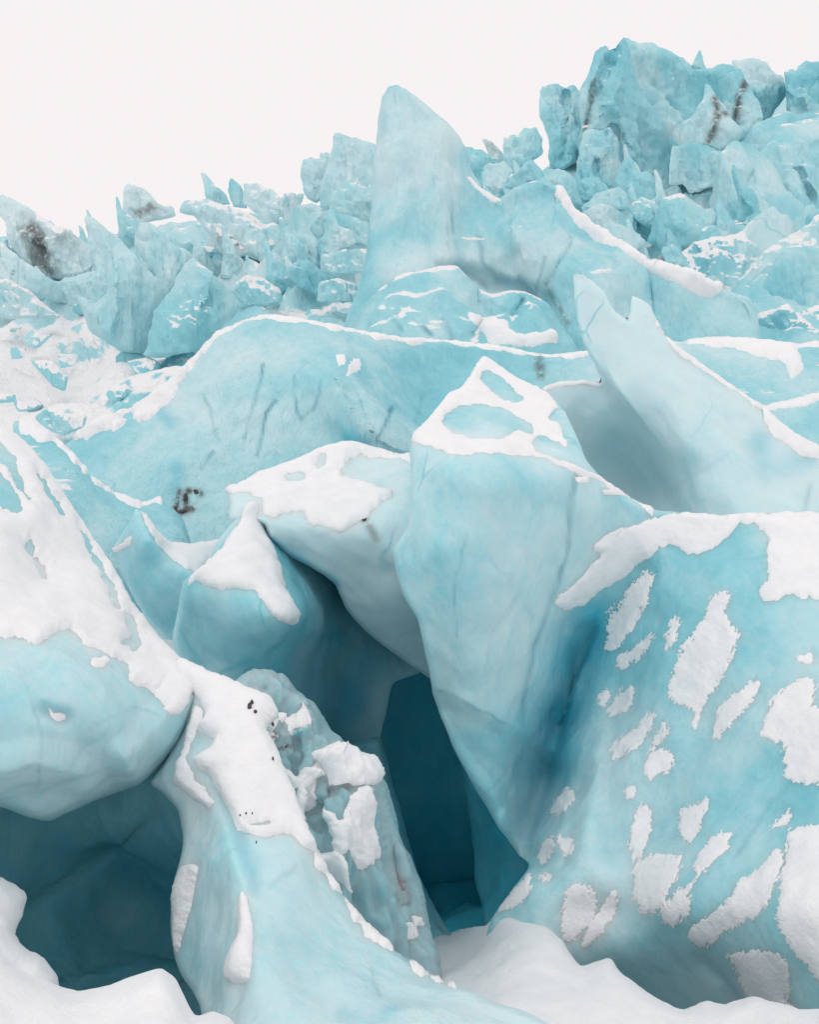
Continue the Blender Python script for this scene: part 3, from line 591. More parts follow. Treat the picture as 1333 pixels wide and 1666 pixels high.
# --- horn and wall behind the left slope
wallf = Form([(20,690),(76,702),(112,732),(152,776),(192,803),(232,818),(262,812),(300,850),(320,960),(200,1000),(60,900)],
  [(40,700,11.5),(112,738,11),(190,806,10.8),(255,820,11),(120,800,9.8),(200,870,9.6),(280,900,9.8),(60,850,9.0),(240,960,9.2)],
  R=12, ra=0.4, seed=43, noise=((0.12,1.8,'p'),(0.04,0.6,'d')))
o = wallf.build('ice_bank', 'ice_middle', step=5, T=1.5, Rb=60, tint=0.05, snowy=-0.35, veins=(([(180,880),(230,850)],18,0.35),))
tag(o, 'steep blue ice bank with a white lip just behind the left snow slope', 'ice bank')
wallf.snow(rim([(30,694),(76,706),(112,736),(152,780),(192,807),(232,822),(264,815)], 6), o, h=0.09, rag=3, step=3)
horn = Form([(184,892),(200,868),(214,842),(222,828),(236,838),(256,868),(277,884),(302,889),(342,884),(392,872),(400,930),(350,1010),(300,1035),(268,1040),(240,1010),(205,950)],
  [(186,892,8.3),(222,832,8.4),(277,887,8.6),(350,886,9.0),(240,880,8.1),(300,910,8.4),(260,960,8.1),(320,960,8.2),(280,1020,8.4),(390,900,8.6)],
  R=7, ra=0.1, seed=47, noise=((0.07,0.9,'p'),(0.03,0.4,'d')), feats=(([(222,830),(245,880),(300,930),(325,945)],-0.12,26,'crease'),))
o = horn.build('ice_horn', 'ice_near', step=4, T=1.0, Rb=50, tint=0.04, veins=(([(280,1010),(300,985)],16,0.4),))
tag(o, 'small curved ice horn between the left snow slope and the snow spur', 'ice horn')
horn.snow([(228,830),(240,835),(258,862),(278,878),(302,883),(345,878),(385,868),(372,890),(345,908),(322,932),(300,922),(275,903),(255,880)], o, h=0.06, rag=3, step=3)
horn.snow([(180,893),(200,884),(214,870),(210,888),(190,898)], o, h=0.05, rag=2, step=3)

# --- wolf-eared fin
ears = Form([(935,470),(934,446),(948,449),(966,460),(985,480),(1002,508),(1021,520),(1027,508),(1029,482),(1046,487),(1060,499),(1068,520),(1082,543),(1102,562),(1150,598),(1202,635),(1242,660),(1266,690),(1300,714),(1340,737),(1460,800),(1560,900),(1560,1000),(900,1000),(840,820),(860,660),(882,632),(912,622),(950,618),(978,622),(965,592),(950,560),(940,520),(936,480)],
  [(938,455,11.2),(1035,490,11.3),(980,560,10.9),(1060,560,10.9),(978,625,10.8),(890,635,11.0),(920,660,10.8),(930,740,11.1),(1000,740,11.4),(1060,800,11.3),(1000,650,10.7),(1100,640,10.5),(1150,603,10.8),(1110,720,10.2),(1150,800,9.9),(1242,665,10.6),(1340,740,10.4),(1220,760,9.8),(1300,800,9.6),(1450,820,9.6),(1100,950,9.8),(900,950,10.6)],
  R=6, ra=0.08, ten=0.1, seed=53, noise=((0.10,1.8,'p'),(0.08,1.3,'f'),(0.05,0.8,'d'),(0.02,0.25,'d')), feats=(([(1010,640),(1040,690),(1075,735),(1100,790),(1140,850)],0.30,26,'step'),))
o = ears.build('eared_ice_fin', 'ice_near', step=4, T=1.2, Rb=120, tint=-0.26, veins=(([(1240,715),(1250,755),(1320,750)],20,0.45),([(1320,790),(1310,830)],7,0.4),([(1060,790),(1000,720)],30,0.2),([(1180,740),(1090,800)],7,0.15)), dirt=(([(935,450),(955,452)],5,0.25),([(905,690),(940,715)],28,0.18)))
tag(o, 'pale ice fin with two pointed ears rising behind the main fin', 'ice fin')
ears.snow(rim([(1068,526),(1102,566),(1150,602),(1202,639),(1242,664)], 4, 6), o, h=0.05, rag=1.2, step=3)
ears.snow([(1240,655),(1268,680),(1302,704),(1345,730),(1460,790),(1460,815),(1345,752),(1300,740),(1268,715),(1250,690)], o, h=0.08, rag=3, step=3)
ears.snow(rim([(884,635),(912,626),(950,622),(975,626)], 4, 6), o, h=0.04, rag=1.2, step=3)

# --- snow in the foreground
mound = Form([(-300,1540),(-100,1560),(0,1570),(60,1592),(125,1614),(180,1605),(230,1585),(262,1576),(284,1590),(300,1620),(318,1652),(345,1646),(372,1656),(400,1690),(450,1760),(450,2000),(-300,2000)],
  [(-250,1560,2.5),(0,1575,2.75),(125,1618,2.9),(250,1582,2.8),(320,1655,2.75),(370,1660,2.8),(100,1700,2.55),(250,1680,2.55),(0,1750,2.35),(250,1850,2.2),(-250,1800,2.1),(430,1850,2.4)],
  R=26, ra=0.14, seed=59, noise=((0.04,0.5,'p'),(0.01,0.12,'p')), jit=2)
o = mound.build('snow_mound', 'snow', step=6, T=0.9, Rb=60); tag(o, 'smooth white snow mound in the bottom left corner', 'snow mound')
bankl = Form([(-300,1400),(-60,1415),(0,1427),(22,1440),(41,1462),(36,1490),(24,1520),(40,1546),(62,1556),(84,1578),(96,1612),(90,1680),(-60,1720),(-300,1720)],
  [(-250,1430,3.0),(0,1435,3.7),(30,1480,3.7),(0,1530,3.4),(80,1600,3.4),(0,1620,3.15),(-250,1600,2.7),(60,1680,3.2)],
  R=22, ra=0.16, seed=61, noise=((0.07,0.35,'p'),(0.015,0.1,'p')), jit=4)
o = bankl.build('snow_lump', 'snow', step=5, T=0.8, Rb=50); tag(o, 'lumpy snow bank at the left edge in front of the cave', 'snow bank')

# ------------------------------------------------------------------ middle distance
dome = Form([(60,760),(120,716),(152,690),(200,668),(250,638),(300,590),(350,546),(400,521),(432,514),(480,518),(540,528),(600,540),(660,550),(720,556),(800,566),(860,576),(882,581),(922,579),(957,572),(1020,570),(1030,700),(900,800),(700,860),(500,900),(300,960),(180,900)],
  [(130,715,14.5),(250,642,15.2),(350,550,16),(432,517,16.3),(560,534,16.5),(720,560,17.8),(870,580,17.8),(1000,580,17.2),(200,760,13.6),(300,700,14.0),(400,620,14.4),(480,580,14.8),(300,850,12.7),(200,860,12.7),(400,780,13.3),(500,700,13.8),(560,600,14.6),(620,680,14.0),(560,720,13.6),(660,740,14.0),(700,640,16.6),(660,600,16.6),(780,640,17),(900,640,17),(700,800,14.5),(960,700,16),(500,850,12.8)],
  R=6, ra=0.25, seed=67, noise=((0.22,3.0,'p'),(0.14,1.2,'d'),(0.30,2.2,'f'),(0.10,0.8,'f'),(0.04,0.35,'d')), feats=(([(588,586),(612,632),(642,668),(690,695)],-0.6,16,'step'),([(575,625),(590,680),(600,725)],0.10,6,'groove')))
o = dome.build('ice_ridge', 'ice_middle', step=3.6, T=3.5, Rb=110, tint=0.0, snowy=-0.34,
  veins=(([(428,590),(412,640),(400,680),(395,705)],4.5,0.95),([(446,640),(428,662),(418,735)],4.5,0.9),([(475,605),(480,665),(487,680),(505,655),(515,615)],4,0.75),([(640,662),(625,700),(610,724)],5,1.0),([(345,730),(325,760)],4,0.8),([(330,640),(350,700)],4,0.4),([(588,590),(612,632),(690,695)],10,0.5),([(255,660),(270,680)],14,0.5),([(290,760),(285,800)],12,0.4),([(560,715),(590,722)],16,0.6),([(690,640),(680,690)],5,0.3),([(650,600),(700,650),(780,630)],42,0.3),([(290,870),(285,830)],6,0.4)),  # broad blue line paints the shade of the recess right of the edge
  dirt=(([(283,822),(290,798)],6,1.3),([(300,806),(303,826)],6,1.3),([(324,800),(306,798)],6,1.3),([(280,831),(312,828)],6,1.3),([(300,815)],22,0.35),([(878,588),(880,612)],9,0.8)))
tag(o, 'wide domed turquoise ice ridge with a thin snow crest across the middle', 'ice ridge')
dome.snow(rim([(300,596),(350,551),(402,525),(432,518),(480,521),(540,532),(600,544),(660,554),(720,560),(800,570),(860,580),(900,583),(957,576)], 4, 7), o, h=0.12, rag=2, step=3, mat='snow_far')
dome.snow([(110,712),(150,685),(200,660),(250,630),(300,588),(285,620),(255,660),(225,680),(210,672),(190,692),(160,700),(140,712)], o, h=0.12, rag=8, step=3, mat='snow_far', an=(3,0.8), ang=-0.6)
dome.snow([(548,575),(560,568),(566,580),(556,588)], o, h=0.02, rag=5, step=3, mat='snow_far'); dome.snow([(565,600),(580,580),(592,590),(580,602)], o, h=0.02, rag=5, step=3, mat='snow_far')
ridge2 = Form([(1060,560),(1100,556),(1162,552),(1232,556),(1300,561),(1333,556),(1460,560),(1560,580),(1560,760),(1060,760)],
  [(1080,560,17.5),(1300,565,17.5),(1500,575,16.5),(1100,640,15.5),(1300,650,15.2),(1500,680,14.5),(1300,740,14)], R=8, ra=0.5, seed=71, noise=((0.2,3.0,'p'),(0.08,1.2,'d')))
o = ridge2.build('ice_ridge', 'ice_middle', step=5, T=2.5, Rb=60, tint=0.02, snowy=-0.3); tag(o, 'low ice ridge with snow along its top, right of the eared fin', 'ice ridge')
ridge2.snow([(1085,552),(1162,546),(1232,550),(1300,554),(1350,550),(1350,562),(1300,568),(1310,600),(1290,612),(1275,590),(1240,585),(1200,568),(1130,559)], o, h=0.12, rag=3, step=3, mat='snow_far')
ridge3 = Form([(1220,680),(1250,661),(1292,652),(1333,640),(1460,610),(1560,620),(1560,860),(1250,800)],
  [(1240,668,13.5),(1340,645,13.5),(1500,630,13),(1300,720,12.6),(1500,760,11.8),(1300,790,12)], R=8, ra=0.4, seed=73, noise=((0.12,2.0,'p'),(0.05,0.8,'d')))
o = ridge3.build('ice_ridge', 'ice_middle', step=5, T=1.5, Rb=50, tint=0.0, snowy=-0.3); tag(o, 'short ice ridge at the right edge above the eared fin flank', 'ice ridge')
ridge3.snow([(1235,668),(1252,654),(1292,646),(1340,634),(1460,604),(1460,618),(1340,648),(1310,658),(1270,664)], o, h=0.10, rag=2, step=3, mat='snow_far')

tower = Form([(555,560),(570,520),(585,470),(596,420),(601,370),(606,320),(609,250),(612,200),(620,156),(631,139),(645,133),(660,141),(692,168),(722,194),(746,220),(761,246),(770,276),(786,300),(810,316),(832,299),(860,290),(886,286),(912,301),(942,342),(982,376),(1032,416),(1082,436),(1132,451),(1178,462),(1218,478),(1235,505),(1235,620),(900,660),(555,640)],
  [(640,140,28.5),(612,220,28),(604,330,27.3),(585,470,26.2),(565,540,25.6),(680,250,26.8),(730,220,27.8),(770,290,27.6),(650,350,26.2),(720,370,26.4),(760,440,26.6),(700,460,25.4),(810,320,27.4),(886,292,27),(850,380,25.8),(900,430,25.2),(870,470,25.6),(960,380,26.2),(1040,425,25.2),(960,460,24.6),(1100,470,24.2),(1060,510,24.6),(1200,490,23.8),(1130,540,23.4),(1000,560,24),(800,560,25),(700,560,24.8),(600,580,24.6)],
  R=8, ra=0.4, ten=0.1, seed=79, noise=((0.5,5.0,'p'),(0.3,2.2,'s'),(0.7,4.2,'f'),(0.25,1.6,'f'),(0.10,0.6,'s')), feats=(([(640,138),(650,230),(640,330),(618,430),(600,520)],-0.28,34,'crease'),([(722,196),(712,290),(735,380),(730,430)],-0.22,30,'crease'),([(912,303),(905,360),(925,400),(905,470),(925,540)],-0.28,34,'crease'),([(985,380),(975,430),(990,520)],-0.25,32,'crease'),([(835,300),(828,360),(850,420),(835,465)],-0.22,28,'crease'),([(1100,450),(1110,500),(1090,540)],-0.22,30,'crease'),([(930,390),(905,440),(893,465)],0.2,5,'groove'),([(1060,450),(1066,490)],0.15,9,'groove'),([(720,445),(770,450),(830,475),(880,490)],0.6,16,'groove')))
o = tower.build('ice_tower', 'ice_middle', step=3.5, T=4, Rb=70, tint=-0.02, snowy=-0.22,
  veins=(([(760,240),(762,280)],10,0.35),([(778,375),(784,430),(800,450)],7,0.6),([(745,320),(746,370)],5,0.5),([(800,455),(840,470),(880,490)],9,0.6),([(885,415),(868,490)],5,0.6),([(930,395),(895,460)],4,0.6),([(1062,460),(1068,520)],7,0.5),([(740,435),(790,460)],8,0.45),([(625,160),(622,260)],8,0.2)), dirt=(([(893,470),(925,525)],5,0.5),))
tag(o, 'tall pointed ice tower with a long shoulder ridge against the sky', 'ice tower')
tower.snow([(905,296),(918,300),(946,340),(986,374),(1036,412),(1084,431),(1134,447),(1180,460),(1168,472),(1130,474),(1100,462),(1080,455),(1050,440),(1010,412),(975,388),(940,362),(920,325)], o, h=0.3, rag=4, step=3, mat='snow_far')
tower.snow([(766,280),(788,302),(812,316),(806,320),(784,308),(770,292)], o, h=0.12, rag=1, step=3, mat='snow_far')
tower.snow([(758,378),(785,376),(788,379),(764,382)], o, h=0.05, rag=1, step=3, mat='snow_far'); tower.snow([(958,442),(990,441),(992,447),(965,448)], o, h=0.15, rag=2, step=3, mat='snow_far')
foot = Form([(560,560),(575,530),(600,485),(635,455),(665,443),(740,432),(765,455),(780,475),(805,480),(830,472),(855,476),(892,492),(920,530),(940,565),(940,650),(560,650)],
  [(575,545,22.6),(640,460,23.4),(740,437,23.8),(680,510,21.8),(780,490,23.2),(850,480,22.8),(850,540,21.6),(920,540,22.4),(750,560,21.2),(620,560,21.2)], R=7, ra=0.35, seed=83,
  noise=((0.3,3.0,'p'),(0.9,2.6,'f'),(0.3,1.1,'f'),(0.05,0.5,'d')), feats=(([(770,468),(790,520),(770,545)],0.5,10,'groove'),([(835,520),(850,490)],0.3,6,'groove')))
o = foot.build('ice_block', 'ice_middle', step=3.5, T=2.5, Rb=60, tint=0.1, snowy=-0.1, veins=(([(690,530),(700,545)],9,0.6),([(720,520),(740,550)],8,0.6),([(800,490),(835,515)],7,0.5),([(640,520),(655,540)],6,0.4)))
tag(o, 'rounded broken ice block at the foot of the tall tower', 'ice block')
foot.snow([(762,512),(790,512),(815,520),(850,545),(900,548),(900,565),(800,556),(775,530)], o, h=0.15, rag=4, step=3, mat='snow_far')

# ------------------------------------------------------------------ the icefall behind: seracs
def serac(name, pts, label, cat='serac', f=0.93, lean=0.35, tilt=0.0, tint=0.05, snowy=-0.1, seed=1, step=3.0, dirt=(), veins=(), feats=(), group=None, bulge=0.10, fac=1.0, D=None):
    p = np.array(pts, float); c = p.mean(0); lo, hi = p.min(0), p.max(0)
    D0 = D or float(slope.tps(np.array([[c[0], min(hi[1], 900)]]))[0])*f
    k = D0/FP; w, h = (hi-lo)*k; sz = math.sqrt(w*h)
    rs = np.random.RandomState(seed*7+3); PL = []
    for q in range(7):
        ang = q/7*2*math.pi+rs.rand()*0.7; st = 0.35+0.75*rs.rand()
        PL.append((c[0]+(rs.rand()-0.5)*0.55*(hi[0]-lo[0]), c[1]+(rs.rand()-0.5)*0.55*(hi[1]-lo[1]), D0+lean*h*0.4-bulge*sz+0.08*sz*(rs.rand()-0.5), st*math.cos(ang)+tilt, 0.6*st*math.sin(ang)-lean))
    def front(X):
        v = np.stack([d0+k*(gx*(X[:, 0]-cx)+gy*(X[:, 1]-cy)) for cx, cy, d0, gx, gy in PL], 1)
        return np.clip(v.max(1) if bulge > 0 else v.min(1)+0.3*sz, D0-0.6*sz, D0+1.2*sz)
    F = Form(pts, front, R=max(5, 0.10*min(hi-lo)), ra=0.07*sz, seed=seed, jit=2.0, edgefade=0.6, ten=0.15, noise=((0.30*sz*fac, 0.5*sz, 'g'), (0.17*sz*fac, 0.2*sz, 'g'), (0.07*sz*fac, 0.09*sz, 'f'), (0.05*sz, 0.14*sz, 's'), (0.012*sz, 0.06*sz, 's')), feats=[(l, a*sz, w_, kd) for l, a, w_, kd in feats])
    o = F.build(name, 'ice_far', step=step, T=0.55*sz, Rb=0.4*min(hi-lo), tint=tint, snowy=snowy, dirt=dirt, veins=veins, sharp=28)
    tag(o, label, cat, group)
    return F, o
G1, G2, G3 = 'seracs along the left skyline', 'seracs below the high ice massif', 'seracs of the high ice massif'
SER = [
 # left skyline and slope
 ('serac',[(202,301),(207,296),(228,304),(244,314),(257,330),(281,336),(285,352),(236,364),(207,366),(200,333)],'lone grey tinted ice peak on the left skyline',G1,dict(tint=-0.25,dirt=(([(225,345),(250,340)],8,0.7),),seed=101)),
 ('serac',[(326,281),(334,281),(352,302),(368,315),(374,332),(352,336),(337,328),(330,300)],'leaning ice blade on the left skyline, the taller of two',G1,dict(seed=102,tint=0.0)),
 ('serac',[(375,289),(381,292),(392,302),(400,326),(402,340),(379,336),(370,310)],'small pointed ice blade just right of the leaning blade',G1,dict(seed=103)),
 ('serac',[(396,300),(418,298),(442,306),(457,321),(463,313),(478,313),(496,315),(490,335),(484,362),(465,370),(436,362),(412,345),(396,330)],'flat topped ice ridge on the skyline left of the tower',G1,dict(seed=104,snowy=0.05)),
 ('serac',[(489,289),(492,260),(500,256),(520,256),(520,245),(536,249),(534,279),(530,315),(515,330),(499,322)],'narrow ice pillar on the skyline left of the square topped serac',G1,dict(seed=105,tint=-0.05)),
 ('serac',[(544,213),(576,224),(607,234),(640,250),(640,330),(575,310),(545,322),(531,340),(518,335),(526,292),(536,252)],'square topped ice serac right behind the tall tower',G1,dict(seed=106,tint=0.12)),
 ('serac',[(534,345),(536,326),(541,310),(565,294),(589,302),(620,305),(620,365),(576,362),(552,355)],'curled ice block beside the left edge of the tall tower',G1,dict(seed=107,f=0.9,snowy=0.05)),
 ('serac',[(-20,312),(0,314),(16,319),(60,346),(79,356),(105,367),(131,385),(155,406),(168,432),(147,450),(110,458),(89,452),(52,442),(31,424),(14,398),(4,359),(-20,335)],'big pointed serac at the left edge with a brown streak',G1,dict(seed=108,f=0.9,snowy=0.02,dirt=(([(48,370),(62,410),(80,440)],14,1.0),([(60,430),(85,440)],10,0.9),([(90,380),(120,392)],12,0.4)),feats=(([(42,355),(50,400),(75,445)],0.12,14,'groove'),),tint=-0.02)),
 ('serac',[(90,460),(120,450),(168,435),(178,465),(168,490),(142,500),(108,498)],'squat ice block below the brown streaked serac',G1,dict(seed=109,f=0.88)),
 ('serac',[(-30,388),(0,393),(16,406),(33,420),(30,470),(-30,470)],'blue ice block at the left edge under the pointed serac',G1,dict(seed=110,f=0.88,tint=0.1)),
 ('serac',[(29,465),(31,419),(60,440),(92,461),(110,494),(87,490),(60,478)],'sharp ice flake below the left pointed serac',G1,dict(seed=111,f=0.85,lean=0.2)),
 ('serac',[(-30,450),(20,458),(45,470),(65,490),(100,515),(60,518),(-30,515)],'snow topped ice hump at the left edge',G1,dict(seed=112,f=0.85,snowy=0.2)),
 ('serac',[(136,353),(150,356),(168,367),(194,388),(218,414),(241,435),(262,453),(275,474),(256,503),(246,532),(238,575),(199,572),(171,556),(142,535),(127,482),(157,493),(171,474),(173,443),(163,411),(150,382)],'tall hooked ice spine sweeping up from the left slope',G1,dict(seed=113,f=0.86,fac=0.6,bulge=0.2,snowy=-0.2,feats=(([(150,360),(185,420),(190,480),(180,540)],-0.12,18,'crease'),))),
 ('serac',[(215,395),(225,360),(245,362),(262,377),(289,400),(314,416),(292,448),(275,476),(247,440),(231,418)],'ice block with a snowy ridge behind the hooked spine',G1,dict(seed=114,f=0.9,fac=0.7)),
 ('serac',[(290,345),(300,326),(326,323),(366,334),(405,347),(426,363),(463,368),(473,378),(457,396),(436,412),(429,430),(405,416),(381,420),(360,412),(339,382),(316,352)],'long snow streaked ice slab with a dark dirt hollow',G1,dict(seed=115,f=0.9,snowy=0.12,lean=0.8,dirt=(([(360,385),(375,402)],10,0.8),([(376,390),(392,402)],5,1.3)))),
 ('serac',[(235,578),(246,532),(256,503),(273,474),(290,445),(315,422),(345,440),(375,470),(392,495),(380,515),(355,540),(330,568),(262,582)],'broad rounded ice mass at the foot of the hooked spine',G1,dict(seed=116,f=0.84,snowy=0.0,fac=0.8)),
 ('serac',[(429,427),(448,400),(468,384),(489,376),(513,386),(525,440),(499,436),(468,442),(436,437)],'cube like ice block left of the tower base',G1,dict(seed=117,f=0.9)),
 ('serac',[(466,438),(484,423),(500,423),(520,436),(534,454),(520,480),(494,470),(473,455)],'rounded blue ice boulder with a dark hollow left of the tower base',G1,dict(seed=118,f=0.87,tint=0.2)),
 ('serac',[(520,440),(526,413),(562,405),(600,405),(600,440),(557,448)],'boxy ice block with a snow lid beside the tower flank',G1,dict(seed=119,f=0.88,snowy=0.1)),
 ('serac',[(516,490),(520,460),(549,452),(580,462),(582,492)],'low snowy ice block nearest the tower base on its left',G1,dict(seed=120,f=0.85,snowy=0.15)),
 ('serac',[(516,395),(531,376),(528,342),(541,339),(549,363),(570,373),(580,395),(557,408),(526,414)],'small ice pinnacle on a broad base left of the tower',G1,dict(seed=121,f=0.88)),
 ('serac',[(547,347),(599,360),(610,404),(578,398),(570,376),(549,366)],'flat blue ice face beside the tower left edge',G1,dict(seed=122,f=0.91,tint=0.15)),
 ('serac',[(505,346),(526,343),(530,372),(518,390),(505,375)],'little upright ice tooth between skyline ridge and tower',G1,dict(seed=123,f=0.9)),
 ('serac',[(375,470),(400,448),(430,452),(455,470),(460,490),(430,500),(392,500)],'jagged snow dusted ice block above the domed ridge',G1,dict(seed=124,f=0.88,snowy=0.25)),
 # high massif on the right
 ('serac',[(1192,101),(1210,95),(1235,95),(1249,101),(1258,117),(1274,126),(1282,150),(1250,200),(1239,195),(1225,154),(1205,132)],'rounded grey ice head on the right skyline',G3,dict(seed=131,tint=-0.05,D=78)),
 ('serac',[(1276,117),(1288,113),(1295,117),(1299,107),(1311,99),(1333,96),(1420,92),(1420,220),(1290,210),(1276,165)],'ice crag at the upper right corner of the skyline',G3,dict(seed=132,D=76)),
 ('serac',[(1124,110),(1134,90),(1140,81),(1146,101),(1148,112)],'tiny ice spike on top of the high massif',G3,dict(seed=133,D=76.5,step=2)),
 ('serac',[(1010,70),(1017,60),(1045,65),(1068,75),(1094,85),(1126,102),(1157,103),(1190,106),(1206,116),(1216,134),(1233,154),(1243,190),(1215,225),(1180,245),(1090,250),(1040,190),(1020,120)],'curved recessed ice face at the heart of the high massif',G3,dict(seed=134,D=73,tint=0.08,fac=1.2,bulge=-0.12,dirt=(([(1213,136),(1204,155),(1198,190)],7,1.0),))),
 ('serac',[(878,145),(889,138),(901,135),(922,141),(934,141),(944,149),(956,161),(956,200),(940,260),(914,280),(893,270),(893,235),(887,206),(879,188)],'two lobed ice column at the left end of the high massif',G3,dict(seed=135,D=71,tint=0.14,feats=(([(922,150),(922,200),(915,260)],0.12,5,'groove'),),bulge=0.2)),
 ('serac',[(944,160),(946,145),(959,114),(969,85),(977,72),(987,70),(1000,79),(1010,67),(1017,60),(1029,90),(1036,125),(1045,157),(1074,186),(1098,200),(1103,240),(1098,310),(1010,320),(945,285)],'highest pyramid shaped ice peak of the massif',G3,dict(seed=136,D=69,tint=0.08,fac=0.8,bulge=0.2,lean=0.25,dirt=(([(968,130),(955,200),(952,215)],4,0.9),),feats=(([(1003,80),(975,130),(955,200)],0.10,6,'groove'),([(1000,215),(1004,260)],0.08,6,'groove')))),
 ('serac',[(1104,238),(1108,197),(1132,185),(1145,156),(1149,136),(1157,138),(1170,159),(1184,175),(1192,195),(1211,214),(1195,240),(1174,250),(1151,244)],'sharp ice spire with brown dirt band in front of the massif',G3,dict(seed=137,D=66.5,dirt=(([(1165,160),(1170,185),(1160,215),(1152,238)],6,1.0),([(1165,185),(1185,183)],5,0.9)),fac=0.6)),
 ('serac',[(1205,240),(1211,226),(1229,204),(1249,193),(1278,183),(1297,187),(1333,184),(1420,180),(1420,270),(1240,270)],'smooth ice dome behind the right edge of the massif',G3,dict(seed=138,D=66,fac=0.4)),
 ('serac',[(1230,250),(1258,216),(1278,202),(1307,195),(1333,189),(1420,185),(1420,390),(1333,390),(1285,345),(1255,300)],'large rounded ice dome with blue furrows at the right edge',G3,dict(seed=139,D=62,tint=0.15,fac=0.5,bulge=0.25,feats=(([(1300,280),(1320,320)],0.08,8,'groove'),),veins=(([(1300,285),(1318,318)],6,0.7),([(1320,240),(1340,225)],6,0.6)))),
 ('serac',[(1089,300),(1093,239),(1106,236),(1120,230),(1151,236),(1180,248),(1180,295),(1132,312),(1122,312),(1112,300)],'hollowed ice block below the dirt banded spire',G2,dict(seed=140,D=62,tint=0.1,bulge=-0.05)),
 ('serac',[(1150,335),(1165,290),(1172,255),(1182,236),(1194,228),(1210,230),(1229,243),(1249,259),(1270,286),(1280,310),(1310,335),(1325,372),(1250,380),(1170,370)],'big egg shaped ice dome below the massif on the right',G2,dict(seed=141,D=58,tint=0.08,fac=0.5,bulge=0.25,veins=(([(1228,275),(1215,300)],4,0.7),))),
 ('serac',[(936,296),(938,264),(948,219),(959,210),(977,210),(994,206),(1000,216),(1006,227),(1008,270),(1002,310),(975,296),(955,298)],'arched ice block with a slot at the foot of the highest peak',G2,dict(seed=142,D=63,feats=(([(986,215),(988,260)],0.14,5,'groove'),([(971,262),(972,285)],0.2,5,'groove')))),
 ('serac',[(998,310),(1006,274),(1024,255),(1031,262),(1041,282),(1055,278),(1072,294),(1078,330),(1063,335),(1020,322)],'two pointed ice block below the highest peak',G2,dict(seed=143,D=60)),
 ('serac',[(786,300),(788,268),(821,263),(836,278),(808,316)],'small rounded ice block right of the tower shoulder',G2,dict(seed=144,D=52)),
 ('serac',[(818,268),(820,224),(844,218),(852,208),(873,207),(883,224),(884,250),(865,262),(837,284)],'domed ice block on the skyline between tower and massif',G2,dict(seed=145,D=62)),
 ('serac',[(784,226),(800,229),(825,258),(825,268),(802,262)],'dirty little ice spike right of the tower on the skyline',G2,dict(seed=146,D=64,tint=-0.3,dirt=(([(800,240)],14,0.5),))),
 ('serac',[(750,240),(760,237),(787,247),(810,260),(800,275),(781,300),(750,300)],'shaded ice wedge tucked behind the tower shoulder',G2,dict(seed=147,D=60,tint=0.2)),
 ('serac',[(820,302),(863,258),(881,276),(884,295),(845,312)],'low triangular ice block above the tower shoulder',G2,dict(seed=148,D=55)),
 ('serac',[(879,295),(897,273),(921,276),(936,292),(951,335),(925,346),(896,325)],'rounded ice hump above the tower shoulder ridge',G2,dict(seed=149,D=52)),
 ('serac',[(929,310),(931,300),(957,287),(976,289),(993,308),(973,322),(944,332)],'small cracked ice knob under the arched block',G2,dict(seed=150,D=54,tint=0.12)),
 ('serac',[(945,340),(973,313),(1007,305),(1022,317),(1020,344),(986,342)],'loaf shaped ice block under the two pointed block',G2,dict(seed=151,D=50)),
 ('serac',[(950,345),(970,331),(994,334),(1014,349),(1014,372),(981,380)],'round ice knob with a snow rim above the long snow crest',G2,dict(seed=152,D=46,snowy=0.1)),
 ('serac',[(979,378),(991,363),(1012,365),(1051,390),(1035,408),(1000,398)],'low ice swell right against the tower shoulder crest',G2,dict(seed=153,D=42,fac=0.5)),
 ('serac',[(1021,340),(1041,321),(1070,329),(1076,350),(1062,375),(1039,360)],'blocky ice lump left of the smooth ice hill',G2,dict(seed=154,D=49,snowy=0.05)),
 ('serac',[(1056,392),(1066,350),(1075,325),(1090,318),(1107,313),(1123,325),(1141,340),(1166,343),(1170,362),(1136,402),(1100,408),(1078,412)],'smooth ice hill with a snow lip below the egg shaped dome',G2,dict(seed=155,D=46,fac=0.5,snowy=0.0)),
 ('serac',[(1134,395),(1145,370),(1161,365),(1195,383),(1180,400)],'small pale ice mound in the snowy hollow',G2,dict(seed=156,D=44)),
 ('serac',[(1100,412),(1132,392),(1161,385),(1195,382),(1224,385),(1253,399),(1245,452),(1200,470),(1128,455)],'wide snow covered ice step in the hollow on the right',G2,dict(seed=157,D=41,snowy=0.25,lean=0.9)),
 ('serac',[(1076,412),(1080,400),(1098,397),(1110,410),(1132,448),(1096,445)],'upright ice stub left of the snow covered step',G2,dict(seed=158,D=39)),
 ('serac',[(1166,372),(1170,361),(1200,363),(1226,360),(1267,365),(1296,372),(1278,390),(1249,402),(1224,392),(1195,388)],'long low ice ledge under the egg shaped dome',G2,dict(seed=159,D=48,tint=0.1)),
 ('serac',[(1190,480),(1200,462),(1231,426),(1242,408),(1292,376),(1319,365),(1323,352),(1333,347),(1420,340),(1420,470),(1290,460),(1225,500)],'long snow edged ice ramp at the right edge',G2,dict(seed=160,D=38,fac=0.5,snowy=0.12)),
 ('serac',[(1205,525),(1215,510),(1249,457),(1258,426),(1280,403),(1333,394),(1420,390),(1420,540),(1200,545)],'bulging pale ice mass at the right edge above the snow ledge',G2,dict(seed=161,D=33,fac=0.45,bulge=0.2,snowy=-0.1)),
 ('serac',[(1190,560),(1204,527),(1235,509),(1278,498),(1296,509),(1333,496),(1420,480),(1420,600),(1190,600)],'snow topped ice ledge at the right edge behind the low ridge',G2,dict(seed=162,D=27,snowy=0.25,lean=0.6)),
]
